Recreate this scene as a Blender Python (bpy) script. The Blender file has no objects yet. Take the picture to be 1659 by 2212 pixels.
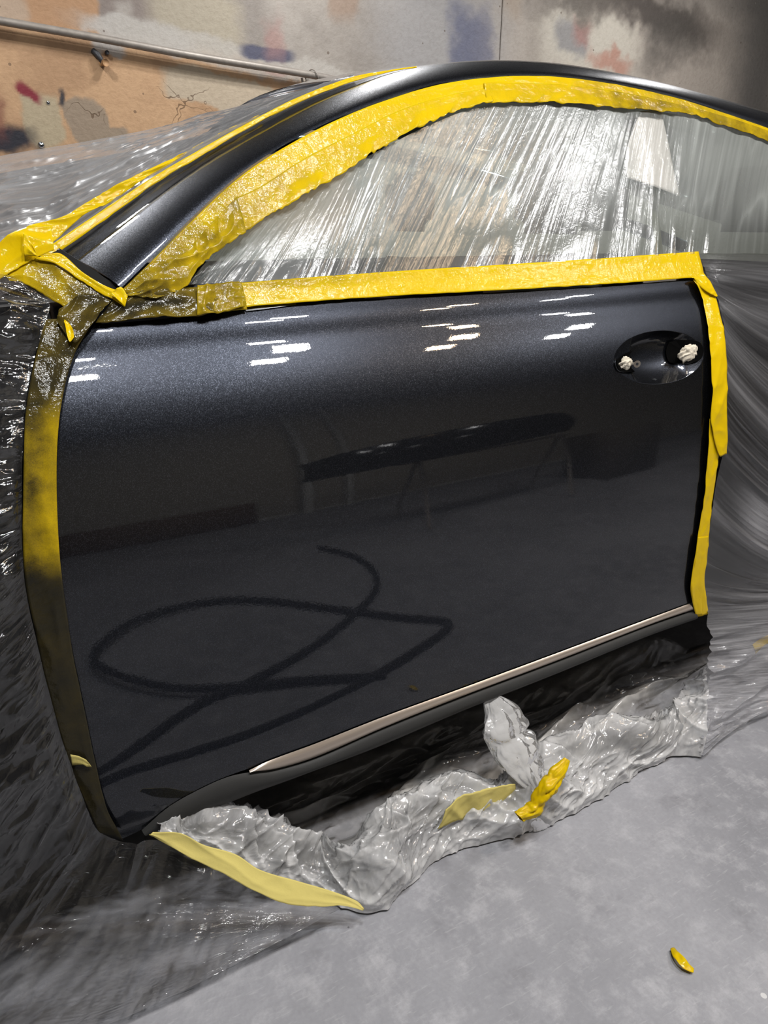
import bpy, bmesh, random
import numpy as np
from math import sin, cos, pi, radians
from mathutils import Vector

SC = bpy.context.scene
COL = SC.collection
rng = np.random.default_rng(7)
random.seed(7)

# ------------------------------------------------------------------ camera
W, H, FPX = 1659, 2212, 1534.0
CAM = np.array([0.0, -0.93, 1.08])
YAW, PITCH = radians(27.4), radians(22.0)
Fw = np.array([sin(YAW) * cos(PITCH), cos(YAW) * cos(PITCH), -sin(PITCH)])
Rt = np.array([cos(YAW), -sin(YAW), 0.0])
Up = np.cross(Rt, Fw)
cd = bpy.data.cameras.new('camera')
cd.sensor_fit = 'VERTICAL'
cd.sensor_height = 24.0
cd.lens = 24.0 * FPX / H
cd.clip_start = 0.02
co = bpy.data.objects.new('camera', cd)
COL.objects.link(co)
co.location = CAM
co.rotation_euler = (pi / 2 - PITCH, 0, -YAW)
SC.camera = co

# ------------------------------------------------------------------ world and exposure
wd = bpy.data.worlds.new('world')
SC.world = wd
wd.use_nodes = True
wd.node_tree.nodes['Background'].inputs[0].default_value = (0.5, 0.52, 0.55, 1)
wd.node_tree.nodes['Background'].inputs[1].default_value = 0.0
SC.view_settings.view_transform = 'Standard'
SC.view_settings.look = 'None'
SC.view_settings.gamma = 1.0
SC.view_settings.use_curve_mapping = False
SC.view_settings.exposure = 0.0
SC.cycles.max_bounces = 5
SC.cycles.diffuse_bounces = 2
SC.cycles.glossy_bounces = 3
SC.cycles.transparent_max_bounces = 8
SC.cycles.use_light_tree = False
wd.cycles.sampling_method = 'NONE'
SC.cycles.caustics_reflective = False
SC.cycles.caustics_refractive = False
LAMP_POWER = 330.0          # emission strength of the ceiling lamps
CEIL = 3.0
WALL_Y = 3.0               # wall behind the car
# lamp centres on the ceiling: (x, y, warm); second row is added to light the back wall
LAMPS = [(0.12, -0.95, 0), (1.05, -1.00, 0), (2.11, -1.09, 1), (3.02, -1.10, 0),
         (-0.4, 1.75, 0), (1.5, 2.0, 0), (3.6, 1.9, 0)]

# ------------------------------------------------------------------ tracing helpers
ZN = [-.2, .10, .16, .20, .25, .35, .45, .55, .62, .66, .72, .76, .80, .84, .87, .90, .91, .925, .935, .95, .965, .99, 1.8]
MN = [-.8, -.8, -.4, -.15, .02, .07, .075, .075, .08, .10, .18, .26, .36, .5, .64, .76, .72, .45, .55, .85, .75, .5, .5]
_z = np.arange(-.2, 1.8, .0005)
_k = np.exp(-np.linspace(-2.5, 2.5, 41) ** 2 / 2)
_m = np.convolve(np.pad(np.interp(_z, ZN, MN), 20, mode='edge'), _k / _k.sum(), mode='valid')
_y = np.cumsum(_m) * .0005
_y -= np.interp(.5, _z, _y)

def skin(x, z):
    """y of the car's side at (x, z): tuck-under, shoulder, crease, greenhouse"""
    return np.interp(z - .018 * x, _z, _y) + .03 * (x - .6) ** 2

def rays(px):
    px = np.asarray(px, float)
    v = Fw * FPX + (px[..., 0:1] - W / 2) * Rt + (H / 2 - px[..., 1:2]) * Up
    return v / np.linalg.norm(v, axis=-1, keepdims=True)

def lift(px, off=0.0, surf=skin, it=70):
    """point of the side surface (moved out by off) met along a line of sight"""
    v = rays(px)
    t = (0.05 - CAM[1]) / v[..., 1]
    for _ in range(it):
        P = CAM + v * t[..., None]
        t = .5 * t + .5 * (surf(P[..., 0], P[..., 2]) - off - CAM[1]) / v[..., 1]
    return CAM + v * t[..., None]

def aty(px, Y):
    v = rays(px)
    return CAM + v * ((np.asarray(Y) - CAM[1]) / v[..., 1])[..., None]

def atz(px, Z=0.0):
    v = rays(px)
    return CAM + v * ((np.asarray(Z) - CAM[2]) / v[..., 2])[..., None]

def spl(pts, n, smooth=True):
    """resample a traced polyline to n points (Catmull-Rom, chord-length)"""
    p = np.asarray(pts, float)
    d = np.r_[0, np.cumsum(np.linalg.norm(np.diff(p, axis=0), axis=1))]
    s = np.linspace(0, d[-1], n)
    if not smooth or len(p) < 3:
        return np.stack([np.interp(s, d, p[:, k]) for k in range(p.shape[1])], -1)
    m = np.zeros_like(p)
    m[1:-1] = (p[2:] - p[:-2]) / (d[2:] - d[:-2])[:, None]
    m[0] = (p[1] - p[0]) / (d[1] - d[0])
    m[-1] = (p[-1] - p[-2]) / (d[-1] - d[-2])
    i = np.clip(np.searchsorted(d, s, 'right') - 1, 0, len(p) - 2)
    h = (d[i + 1] - d[i])[:, None]
    t = ((s - d[i]) / (d[i + 1] - d[i]))[:, None]
    return (p[i] * (2 * t ** 3 - 3 * t ** 2 + 1) + m[i] * h * (t ** 3 - 2 * t ** 2 + t)
            + p[i + 1] * (-2 * t ** 3 + 3 * t ** 2) + m[i + 1] * h * (t ** 3 - t ** 2))

def ruled(a, b, nu, nv, smooth=True):
    A, B = spl(a, nu, smooth), spl(b, nu, smooth)
    v = np.linspace(0, 1, nv)[:, None, None]
    return A[None] * (1 - v) + B[None] * v

def coons(bottom, top, left, right, nu, nv):
    """left and right run from bottom to top"""
    B, T, L, R = spl(bottom, nu), spl(top, nu), spl(left, nv), spl(right, nv)
    u = np.linspace(0, 1, nu)[None, :, None]
    v = np.linspace(0, 1, nv)[:, None, None]
    return ((1 - v) * B[None] + v * T[None] + (1 - u) * L[:, None] + u * R[:, None]
            - ((1 - u) * (1 - v) * B[0] + u * (1 - v) * B[-1] + (1 - u) * v * T[0] + u * v * T[-1]))

def hsh(i, j, s):
    n = (i * 374761393 + j * 668265263 + s * 974711) & 0x7fffffff
    n = ((n ^ (n >> 13)) * 1274126177) & 0x7fffffff
    return ((n ^ (n >> 16)) & 0xffff) / 65535.0

def vn(x, y, s=0):
    x, y = np.broadcast_arrays(np.asarray(x, float), np.asarray(y, float))
    i, j = np.floor(x).astype(np.int64), np.floor(y).astype(np.int64)
    fx, fy = x - i, y - j
    fx, fy = fx * fx * (3 - 2 * fx), fy * fy * (3 - 2 * fy)
    a, b, c, d = hsh(i, j, s), hsh(i + 1, j, s), hsh(i, j + 1, s), hsh(i + 1, j + 1, s)
    return (a * (1 - fx) + b * fx) * (1 - fy) + (c * (1 - fx) + d * fx) * fy

def ridge(x, y, s=0):
    return (1 - np.abs(2 * vn(x, y, s) - 1)) ** 2

def sst(x, a, b):
    t = np.clip((x - a) / (b - a), 0, 1)
    return t * t * (3 - 2 * t)

def normals(P):
    du = np.gradient(P, axis=1)
    dv = np.gradient(P, axis=0)
    n = np.cross(du, dv)
    n /= np.linalg.norm(n, axis=-1, keepdims=True) + 1e-12
    flip = ((n * (CAM - P)).sum(-1) < 0)
    n[flip] *= -1
    return n

# ------------------------------------------------------------------ mesh helpers
def tag(o, label, cat, group=None, kind=None):
    if label: o['label'] = label
    if cat: o['category'] = cat
    if group: o['group'] = group
    if kind: o['kind'] = kind
    return o

def mesh_obj(name, V, F, mat, parent=None, smooth=True, uv=None, attr=None):
    me = bpy.data.meshes.new(name)
    me.from_pydata([tuple(map(float, v)) for v in V], [], [tuple(map(int, f)) for f in F])
    if smooth:
        me.polygons.foreach_set('use_smooth', [True] * len(me.polygons))
    if uv is not None:
        ul = me.uv_layers.new(name='UVMap')
        li = np.zeros(len(me.loops), np.int32)
        me.loops.foreach_get('vertex_index', li)
        ul.data.foreach_set('uv', np.asarray(uv, np.float32)[li].ravel())
    for k, a in (attr or {}).items():
        at = me.attributes.new(k, 'FLOAT', 'POINT')
        at.data.foreach_set('value', np.asarray(a, np.float32).ravel())
    me.materials.append(mat)
    me.update()
    o = bpy.data.objects.new(name, me)
    COL.objects.link(o)
    if parent: o.parent = parent
    return o

def grid_faces(nv, nu, wrap=False):
    i = np.arange(nv * nu).reshape(nv, nu)
    if wrap:
        i = np.concatenate([i, i[:, :1]], 1)
    return np.stack([i[:-1, :-1], i[:-1, 1:], i[1:, 1:], i[1:, :-1]], -1).reshape(-1, 4)

def patch(name, P, mat, parent=None, attr=None, thick=0.0, uvs=(1, 1), wrap=False):
    nv, nu = P.shape[:2]
    # uv in metres along the sheet, so that procedural relief keeps its real size
    lu = np.r_[0, np.cumsum(np.linalg.norm(np.diff(P[nv // 2], axis=0), axis=1))]
    lv = np.r_[0, np.cumsum(np.linalg.norm(np.diff(P[:, nu // 2], axis=0), axis=1))]
    U, V = np.meshgrid(lu * uvs[0], lv * uvs[1])
    F = grid_faces(nv, nu, wrap)
    # make faces look towards the viewer's side
    n = np.cross(P[:-1, 1:] - P[:-1, :-1], P[1:, :-1] - P[:-1, :-1])
    if ((n * (CAM - P[:-1, :-1])).sum(-1)).mean() < 0:
        F = F[:, ::-1]
    o = mesh_obj(name, P.reshape(-1, 3), F, mat, parent, True, np.stack([U, V], -1).reshape(-1, 2), attr)
    if thick:
        md = o.modifiers.new('thickness', 'SOLIDIFY')
        md.thickness = thick
        md.offset = -1
    return o

def box_mesh(name, lo, hi, mat, parent=None, bev=0.0, seg=2):
    bm = bmesh.new()
    bmesh.ops.create_cube(bm, size=1)
    lo, hi = Vector(lo), Vector(hi)
    for v in bm.verts:
        v.co = Vector(((lo[k] + hi[k]) / 2 + v.co[k] * (hi[k] - lo[k]) for k in range(3)))
    if bev:
        bmesh.ops.bevel(bm, geom=bm.edges[:], offset=bev, segments=seg, affect='EDGES')
    me = bpy.data.meshes.new(name)
    bm.to_mesh(me); bm.free()
    if bev:
        me.polygons.foreach_set('use_smooth', [True] * len(me.polygons))
    me.materials.append(mat)
    o = bpy.data.objects.new(name, me)
    COL.objects.link(o)
    if parent: o.parent = parent
    return o

def tube(name, pts, r, mat, parent=None, seg=12, smooth_n=0, closed_ends=True):
    p = np.asarray(pts, float)
    if smooth_n: p = spl(p, smooth_n)
    n = len(p)
    r = np.broadcast_to(np.asarray(r, float), (n,))
    t = np.gradient(p, axis=0); t /= np.linalg.norm(t, axis=1, keepdims=True)
    up = np.array([0, 0, 1.0]) if abs(t[0][2]) < .9 else np.array([0, 1.0, 0])
    V = []
    for k in range(n):
        a = np.cross(t[k], up); a /= np.linalg.norm(a) + 1e-9
        b = np.cross(a, t[k]); up = b
        for j in range(seg):
            g = 2 * pi * j / seg
            V.append(p[k] + r[k] * (cos(g) * a + sin(g) * b))
    F = [list(f) for f in grid_faces(n, seg, True)]
    if closed_ends:
        F.append(list(range(seg)))
        F.append(list(range((n - 1) * seg, n * seg))[::-1])
    return mesh_obj(name, V, F, mat, parent)

def empty(name, loc=(0, 0, 0), parent=None):
    o = bpy.data.objects.new(name, None)
    o.empty_display_size = .1
    o.location = loc
    COL.objects.link(o)
    if parent: o.parent = parent
    return o

# ------------------------------------------------------------------ material helpers
class NT:
    def __init__(s, name):
        s.m = bpy.data.materials.new(name); s.m.use_nodes = True
        s.t = s.m.node_tree; s.t.nodes.clear()
        s.out = s.t.nodes.new('ShaderNodeOutputMaterial')
    def n(s, typ, ins=None, **kw):
        nd = s.t.nodes.new('ShaderNode' + typ)
        for k, v in kw.items(): setattr(nd, k, v)
        for k, v in (ins or {}).items(): s.put(nd.inputs[k], v)
        return nd
    def put(s, sock, v):
        if isinstance(v, bpy.types.NodeSocket): s.t.links.new(v, sock)
        elif isinstance(v, bpy.types.Node): s.t.links.new(v.outputs[0], sock)
        else:
            if isinstance(v, tuple) and len(v) == 3 and sock.type == 'RGBA': v = v + (1,)
            sock.default_value = v
    def math(s, op, a, b=0.0, c=0.0, clamp=False):
        nd = s.n('Math', operation=op, use_clamp=clamp)
        s.put(nd.inputs[0], a); s.put(nd.inputs[1], b); s.put(nd.inputs[2], c)
        return nd.outputs[0]
    def mix(s, f, a, b, blend='MIX'):
        nd = s.n('Mix', data_type='RGBA', blend_type=blend)
        s.put(nd.inputs[0], f); s.put(nd.inputs[6], a); s.put(nd.inputs[7], b)
        return nd.outputs[2]
    def noise(s, vec, scale, detail=4, rough=.55, dist=0.0):
        nd = s.n('TexNoise', {'Scale': scale, 'Detail': detail, 'Roughness': rough, 'Distortion': dist})
        if vec is not None: s.put(nd.inputs['Vector'], vec)
        return nd.outputs[0]
    def ramp(s, f, stops):
        nd = s.n('ValToRGB')
        el = nd.color_ramp.elements
        while len(el) < len(stops): el.new(.5)
        for e, (p, c) in zip(el, stops):
            e.position = p; e.color = tuple(c) + (1,) if len(c) == 3 else c
        s.put(nd.inputs[0], f)
        return nd.outputs[0]
    def smooth(s, x, a, b):
        nd = s.n('MapRange', interpolation_type='SMOOTHSTEP')
        s.put(nd.inputs[0], x); s.put(nd.inputs[1], a); s.put(nd.inputs[2], b)
        s.put(nd.inputs[3], 0.0); s.put(nd.inputs[4], 1.0)
        return nd.outputs[0]
    def pos(s): return s.n('NewGeometry').outputs['Position']
    def uv(s): return s.n('UVMap').outputs[0]
    def scale(s, vec, sc, rot=(0, 0, 0), loc=(0, 0, 0)):
        nd = s.n('Mapping'); s.put(nd.inputs[0], vec)
        nd.inputs['Scale'].default_value = sc; nd.inputs['Rotation'].default_value = rot
        nd.inputs['Location'].default_value = loc
        return nd.outputs[0]
    def bump(s, h, strength=.3, dist=.01, normal=None):
        nd = s.n('Bump', {'Height': h, 'Strength': strength, 'Distance': dist})
        if normal is not None: s.put(nd.inputs['Normal'], normal)
        return nd.outputs[0]
    def done(s, sh):
        s.put(s.out.inputs[0], sh); return s.m
    def princ(s, **kw):
        names = dict(col='Base Color', rough='Roughness', metal='Metallic', coat='Coat Weight', coatr='Coat Roughness',
                     normal='Normal', coatn='Coat Normal', spec='Specular IOR Level', trans='Transmission Weight', ior='IOR')
        return s.done(s.n('BsdfPrincipled', {names[k]: v for k, v in kw.items()}))

def srgb(r, g, b):
    f = lambda c: (c / 255) / 12.92 if c <= 10 else (((c / 255) + .055) / 1.055) ** 2.4
    return (f(r), f(g), f(b))

def simple(name, col, rough=.5, metal=0.0, bscale=0, bstr=.2, bdist=.002, var=.15):
    t = NT(name)
    p = t.pos()
    c = t.mix(t.noise(p, 30, 5), tuple(x * (1 - var) for x in col), tuple(min(1, x * (1 + var)) for x in col))
    kw = dict(col=c, rough=rough, metal=metal, spec=.25 if 'cladding' in name else (0.0 if 'hole' in name else .5))
    if bscale: kw['normal'] = t.bump(t.noise(p, bscale, 3), bstr, bdist)
    return t.princ(**kw)

# car paint: fine metal flake in a dark blue-grey base under clear coat
t = NT('car_paint')
p = t.pos()
fl = t.n('TexVoronoi', {'Scale': 1500.0, 'Vector': p})
flk = t.smooth(t.n('SeparateColor', {0: fl.outputs['Color']}).outputs[0], .68, 1.0)
base = t.mix(flk, (.0175, .0195, .025), (.060, .066, .083))
nz = t.n('VectorMath', {0: fl.outputs['Color'], 1: (.5, .5, .5)}, operation='SUBTRACT')
nz2 = t.n('VectorMath', {0: nz.outputs[0], 'Scale': .11}, operation='SCALE')
gn = t.n('NewGeometry').outputs['Normal']
nn = t.n('VectorMath', {0: t.n('VectorMath', {0: gn, 1: nz2.outputs[0]}, operation='ADD').outputs[0]}, operation='NORMALIZE')
peel = t.bump(t.noise(p, 260, 2), .02, .001)
M_PAINT = t.princ(col=base, rough=.365, metal=.95, coat=1.0, coatr=.015, normal=nn.outputs[0], coatn=peel)
M_BLACK = simple('black_body', (.012, .012, .014), .35)
M_VOID = simple('underbody_black', (.006, .006, .006), .9)
M_CLAD = simple('grey_plastic_cladding', (.040, .040, .039), .55, 0, 900, .25, .0006, .1)
M_RUBBER = simple('rubber_seal', (.01, .01, .01), .3)
M_TYRE = simple('tyre_rubber', (.015, .015, .015), .8, 0, 60, .3)
M_SEAT = simple('seat_leather', (.05, .05, .05), .5, 0, 200, .2)
M_BELT = simple('seat_belt_webbing', (.42, .33, .24), .8, 0, 600, .3)

t = NT('bright_metal_trim')
uv = t.uv()
st = t.noise(t.scale(uv, (6, 180, 1)), 1.0, 4)
M_TRIM = t.princ(col=t.mix(st, (.42, .34, .28), (.75, .66, .57)), rough=.36, metal=.75,
                 normal=t.bump(st, .05, .001))
M_CHROME = simple('chrome', (.7, .72, .75), .12, 1.0)
M_STEEL = simple('galvanised_steel', (.30, .27, .24), .5, .35, 40, .3, .002, .35)
M_HOLE_SHADE = simple('dark_latch_hole', (.004, .004, .004), .7)  # shade inside the holes, as a flat black colour

# masking tape: crepe paper, yellow, with dark paint sprayed on it where the attribute "spray" says so
def tape_mat(name, col, gloss=.35):
    t = NT(name)
    p = t.pos()
    uv = t.uv()
    sp = t.n('Attribute', attribute_name='spray').outputs['Fac']
    nz = t.noise(p, 22, 5, .6)
    fine = t.noise(p, 900, 2)
    mg = t.math('MULTIPLY', t.math('MULTIPLY', sp, t.math('SUBTRACT', 1.0, sp)), 4.0)
    f = t.math('ADD', sp, t.math('MULTIPLY', t.math('SUBTRACT', nz, .5), t.math('MULTIPLY', 1.3, mg)))
    f = t.math('ADD', f, t.math('MULTIPLY', t.math('SUBTRACT', fine, .5), t.math('MULTIPLY', .45, mg)), clamp=True)
    c0 = t.mix(t.noise(p, 14, 3), col, tuple(x * .86 for x in col))
    c = t.mix(f, c0, (.016, .015, .010))
    cre = t.noise(t.scale(uv, (60, 900, 1)), 1.0, 3)
    b = t.bump(cre, .12, .0006)
    b = t.bump(t.noise(p, 70, 3), .18, .004, b)
    b2 = t.bump(t.noise(p, 70, 4, .6), .35, .006)
    rg = t.mix(t.math('MULTIPLY', t.noise(p, 18, 3), 1.0), (.6, .6, .6), (.85, .85, .85))
    return t.princ(col=c, rough=rg, normal=b, coat=gloss, coatr=.11, coatn=b2, spec=.06)
M_TAPE = tape_mat('yellow_masking_tape', (.80, .545, .001), .45)
M_TAPE_PALE = tape_mat('pale_masking_tape', (.80, .68, .22), .02)

# thin plastic film: clear, with a milky haze, glossy, crinkled
def film_mat(name, haze=.25, tint=(.86, .86, .88), fold=(30, 3), fstr=.5, crack=.35, hvar=.5, rough=.12, spec=1.0, cscale=30, back=.3, facet=0.0):
    t = NT(name)
    uv = t.uv()
    hz = t.n('Attribute', attribute_name='haze').outputs['Fac']
    def n2(vec, sc, det, dist=0.0):
        nd = t.n('TexNoise', {'Scale': sc, 'Detail': det, 'Roughness': .55, 'Distortion': dist, 'Vector': vec}, noise_dimensions='2D')
        return nd.outputs[0]
    st = n2(t.scale(uv, (fold[0], fold[1], 1)), 1.0, 3)
    cr = n2(uv, float(cscale), 3, .8)
    hgt = t.math('ADD', t.math('MULTIPLY', st, fstr), t.math('MULTIPLY', t.math('ABSOLUTE', t.math('SUBTRACT', cr, .5)), crack))
    if facet:
        wv = t.n('VectorMath', {0: uv, 1: t.n('VectorMath', {0: t.n('TexNoise', {'Scale': 9.0, 'Detail': 1.0, 'Vector': uv}, noise_dimensions='2D').outputs[1], 'Scale': .10}, operation='SCALE').outputs[0]}, operation='ADD').outputs[0]
        vo = t.n('TexVoronoi', {'Scale': 26.0, 'Vector': wv}, voronoi_dimensions='2D').outputs[0]
        hgt = t.math('ADD', hgt, t.math('MULTIPLY', vo, facet))
    b = t.bump(hgt, 1.0, .012)
    h = t.math('MULTIPLY', t.math('MULTIPLY', t.math('MULTIPLY_ADD', t.math('SUBTRACT', st, .5), hvar * 2, 1.0), haze), hz, clamp=True)
    dif = t.n('MixShader', {0: back, 1: t.n('BsdfDiffuse', {'Color': tint, 'Normal': b}), 2: t.n('BsdfTranslucent', {'Color': tint})})
    tr = t.n('BsdfTransparent', {'Color': (.97, .97, .97)})
    body = t.n('MixShader', {0: h, 1: tr, 2: dif})
    fr = t.math('MULTIPLY', t.n('Fresnel', {'IOR': 1.5, 'Normal': b}), 1.6 * spec, clamp=True)
    gl = t.n('BsdfGlossy', {'Roughness': rough, 'Normal': b, 'Color': (1, 1, 1)})
    return t.done(t.n('MixShader', {0: fr, 1: body, 2: gl}))
M_FILM_WIN = film_mat('window_film', .46, (.52, .555, .54), (140, 3.0), .03, .03, .20, .15, .38, 60, .2)
M_FILM_FRONT = film_mat('front_film', .020, (.60, .60, .64), (60, 9), .10, .12, 1.0, .12, 1.3, 30)
M_FILM_QUARTER = film_mat('quarter_film', .07, (.85, .85, .90), (110, 3), .06, .05, .8, .18, .7, 18)
M_FILM_SCREEN = film_mat('windscreen_film', .42, (.36, .36, .37), (4, 60), .04, .04, .4, .22, .38, 14)
M_FILM_BUNCH = film_mat('bunched_film', .50, (.98, .98, .98), (30, 12), .05, .12, .4, .12, .85, 34, .35, .32)
M_FILM_TWIST = film_mat('twisted_film', .62, (.98, .98, .98), (20, 12), .04, .10, .4, .14, .45, 34, .4, .25)
M_FILM_VEIL = film_mat('veil_film', .50, (.85, .83, .80), (8, 22), .12, .10, 1.0, .15, .8, 16, .3, .3)

t = NT('tinted_glass')
M_GLASS = t.done(t.n('MixShader', {0: t.math('MULTIPLY', t.n('Fresnel', {'IOR': 1.5}), 1.0), 1: t.n('BsdfTransparent', {'Color': (.62, .74, .68)}),
                                   2: t.n('BsdfGlossy', {'Roughness': .35})}))
M_PAPER = simple('white_paper', (.80, .79, .75), .8, 0, 40, .3, .004, .06)
M_TISSUE = simple('cream_paper_wad', (.74, .68, .56), .8, 0, 160, .5, .002, .15)

# concrete floor
t = NT('concrete_floor')
p = t.pos()
big, mid, fin = t.noise(p, 1.6, 5, .6), t.noise(p, 16, 6, .72), t.noise(p, 130, 3, .6)
c = t.mix(t.smooth(big, .3, .7), (.255, .259, .282), (.375, .378, .408))
c = t.mix(t.math('MULTIPLY', t.smooth(mid, .45, .75), .9), c, (.50, .50, .53))
c = t.mix(t.math('MULTIPLY', t.smooth(t.noise(p, 5.2, 5, .7), .55, .70), .45), c, (.17, .17, .185))
c = t.mix(t.math('MULTIPLY', t.math('SUBTRACT', fin, .35), .5, clamp=True), c, (.18, .18, .19))
scr = t.noise(t.scale(p, (60, 9, 1), (0, 0, .9)), 1.0, 4, .6)
c = t.mix(t.math('MULTIPLY', t.smooth(scr, .60, .75), .14), c, (.5, .5, .52))
scr2 = t.noise(t.scale(p, (30, 190, 1), (0, 0, -.5)), 1.0, 3, .6)
c = t.mix(t.math('MULTIPLY', t.smooth(scr2, .58, .72), .30), c, (.56, .56, .58))
vs = t.n('TexVoronoi', {'Scale': 13.0, 'Vector': p, 'Randomness': 1.0})
rsel = t.n('SeparateColor', {0: vs.outputs['Color']})
spot = t.math('MULTIPLY', t.math('LESS_THAN', vs.outputs['Distance'], t.math('MULTIPLY', rsel.outputs[0], .075)), t.math('GREATER_THAN', rsel.outputs[1], .80))
c = t.mix(t.math('MULTIPLY', spot, .8), c, t.mix(t.math('GREATER_THAN', rsel.outputs[2], .5), (.13, .13, .14), (.72, .72, .72)))
M_FLOOR = t.princ(col=c, rough=t.mix(mid, (.42, .42, .42), (.62, .62, .62)), spec=.35,
                  normal=t.bump(fin, .10, .002, t.bump(mid, .12, .004)))

# ------------------------------------------------------------------ back wall colours: painted patches and dark clouds at real places on the wall
def wall_xz(x, y):
    q = aty(np.array([[x, y]], float), WALL_Y)[0]
    return q[0], q[2]

def fbm(x, y, s, o=4):
    r, a, f = 0, .5, 1.0
    for k in range(o):
        r = r + a * vn(x * f, y * f, s + k); a *= .5; f *= 2.03
    return r / (1 - .5 ** o)
wx_ = np.unique(np.r_[np.linspace(-4, -.4, 20), np.arange(-.4, 4.2, .008), np.arange(4.2, 7.5, .016), np.linspace(7.5, 9, 10)])
wz_ = np.unique(np.r_[np.linspace(0, 1.1, 8), np.arange(1.1, 2.55, .008), np.linspace(2.55, CEIL, 5)])
WX, WZ = np.meshgrid(wx_, wz_)
dX = (fbm(WX * 5, WZ * 5, 11) - .5) * .16 + (fbm(WX * 26, WZ * 26, 21) - .5) * .05
dZ = (fbm(WX * 5, WZ * 5, 31) - .5) * .16 + (fbm(WX * 26, WZ * 26, 41) - .5) * .05
def mask(cx, cy, rx, ry, soft=.2, rough=1.0, rot=0.0, power=4.0):
    """soft superellipse of colour; centre and radii given where they show in the photograph, turned into wall metres"""
    x0, z0 = wall_xz(cx, cy)
    ax, az = abs(wall_xz(cx + rx, cy)[0] - x0), abs(wall_xz(cx, cy + ry)[1] - z0)
    X, Z = WX + dX * rough - x0, WZ + dZ * rough - z0
    if rot: X, Z = X * cos(rot) + Z * sin(rot), Z * cos(rot) - X * sin(rot)
    e = (np.abs(X / ax) ** power + np.abs(Z / az) ** power) ** (1 / power)
    return 1 - sst(e, 1 - soft, 1 + soft)
def cmix(f, a, b):
    return np.asarray(a) * (1 - f[..., None]) + np.asarray(b) * f[..., None]
WC = cmix(sst(fbm(WX * 3, WZ * 3, 3), .3, .7), srgb(165, 158, 150), srgb(140, 133, 126))
def paint(m, col, op=1.0):
    global WC
    WC = cmix(m * op, WC, col)
TAN = cmix(sst(fbm(WX * 7, WZ * 7, 5), .3, .7), srgb(190, 155, 120), srgb(172, 138, 106))
paint(mask(200, 280, 560, 230, .05, 1.0, -.10), TAN)
paint(mask(110, 15, 100, 48, .06, .3), srgb(172, 136, 104))
paint(mask(20, 15, 34, 40, .3, .5), srgb(176, 158, 140), .8)
paint(mask(280, 15, 72, 60, .08, .3), srgb(132, 122, 116))
paint(mask(265, 30, 30, 22, .6, 1), srgb(168, 162, 155), .8)
paint(mask(430, 45, 90, 65, .25, .6), srgb(164, 155, 138))
paint(mask(300, 75, 110, 26, .2, .6, -.13), srgb(182, 178, 174), .9)
paint(mask(560, 130, 300, 26, .25, .6, -.10), srgb(176, 171, 164), .8)
paint(mask(235, 106, 34, 12, .3, .8), srgb(176, 172, 168), .9)
paint(mask(480, 195, 122, 40, .08, .5, -.10), srgb(180, 165, 144))
paint(mask(97, 260, 36, 62, .12, .5), srgb(172, 158, 132))
paint(mask(190, 262, 46, 55, .06, .5, .2), srgb(148, 132, 114))
paint(mask(222, 300, 60, 30, .08, .5), srgb(148, 132, 114))
paint(mask(30, 300, 55, 28, .35, .8), srgb(44, 44, 52))
paint(mask(132, 212, 6, 22, .5, .6), srgb(54, 54, 60))
paint(mask(8, 240, 16, 45, .8, 1.0), srgb(120, 70, 60), .7)
paint(mask(75, 193, 24, 12, .4, .7, -.5), srgb(126, 44, 56))
paint(mask(578, 113, 56, 15, .22, .25), srgb(84, 85, 102))
paint(mask(596, 70, 18, 34, .8, 1), srgb(160, 122, 116), .6)
paint(mask(600, 140, 26, 8, .7, 1), srgb(170, 128, 120), .5)
paint(mask(745, 20, 26, 40, .5, 1), srgb(150, 124, 104), .6)
paint(mask(960, 70, 130, 120, .4, 1.0), srgb(160, 158, 158), .8)
paint(mask(1020, 90, 38, 80, .45, 1.0), srgb(98, 102, 124), .95)
paint(mask(1105, 15, 22, 26, .8, 1.0), srgb(150, 130, 108), .7)
paint(mask(1160, 75, 20, 90, .7, 1.0), srgb(88, 84, 78), .9)  # soft dark upright cloud
paint(mask(1420, 120, 260, 120, .4, 1.0), srgb(172, 162, 152), .9)
paint(mask(1280, 100, 105, 70, .4, 1.2), srgb(186, 180, 168), .8)
paint(mask(1245, 88, 34, 38, .35, 1.0), srgb(134, 132, 132), .9)
paint(mask(1265, 70, 18, 28, .6, 1.0), srgb(154, 112, 104), .7)
paint(mask(1330, 132, 42, 18, .5, 1.2), srgb(166, 120, 104), .8)
paint(mask(1400, 14, 150, 44, .7, 1.6, -.15), srgb(66, 60, 57), .9)  # soft dark clouds over the upper right, from here on
paint(mask(1250, 10, 80, 30, .9, 2.0), srgb(84, 78, 72), .8)
paint(mask(1450, 80, 40, 60, .9, 2.0), srgb(80, 76, 72), .8)
paint(mask(1640, 150, 50, 260, .8, 1.2), srgb(92, 90, 88), .8)
CRACK = mask(300, 215, 140, 55, .3, 1.0) * sst(fbm(WX * 4, WZ * 4, 61), .40, .55)
M_T = NT('painted_wall')
t = M_T
p = t.pos()
c = t.n('VertexColor', layer_name='paint').outputs[0]
vs = t.n('TexVoronoi', {'Scale': 14.0, 'Vector': p})
cs = t.n('SeparateColor', {0: vs.outputs['Color']})
chip = t.math('MULTIPLY', t.math('LESS_THAN', vs.outputs['Distance'], t.math('MULTIPLY', cs.outputs[0], .10)), t.math('GREATER_THAN', cs.outputs[1], .7))
c = t.mix(t.math('MULTIPLY', chip, .6), c, srgb(84, 66, 52))
fin = t.noise(p, 40, 4, .65)
c = t.mix(t.math('MULTIPLY', t.math('SUBTRACT', fin, .45), .9, clamp=True), c, t.mix(1.0, c, (.55, .5, .45), 'MULTIPLY'))
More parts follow.
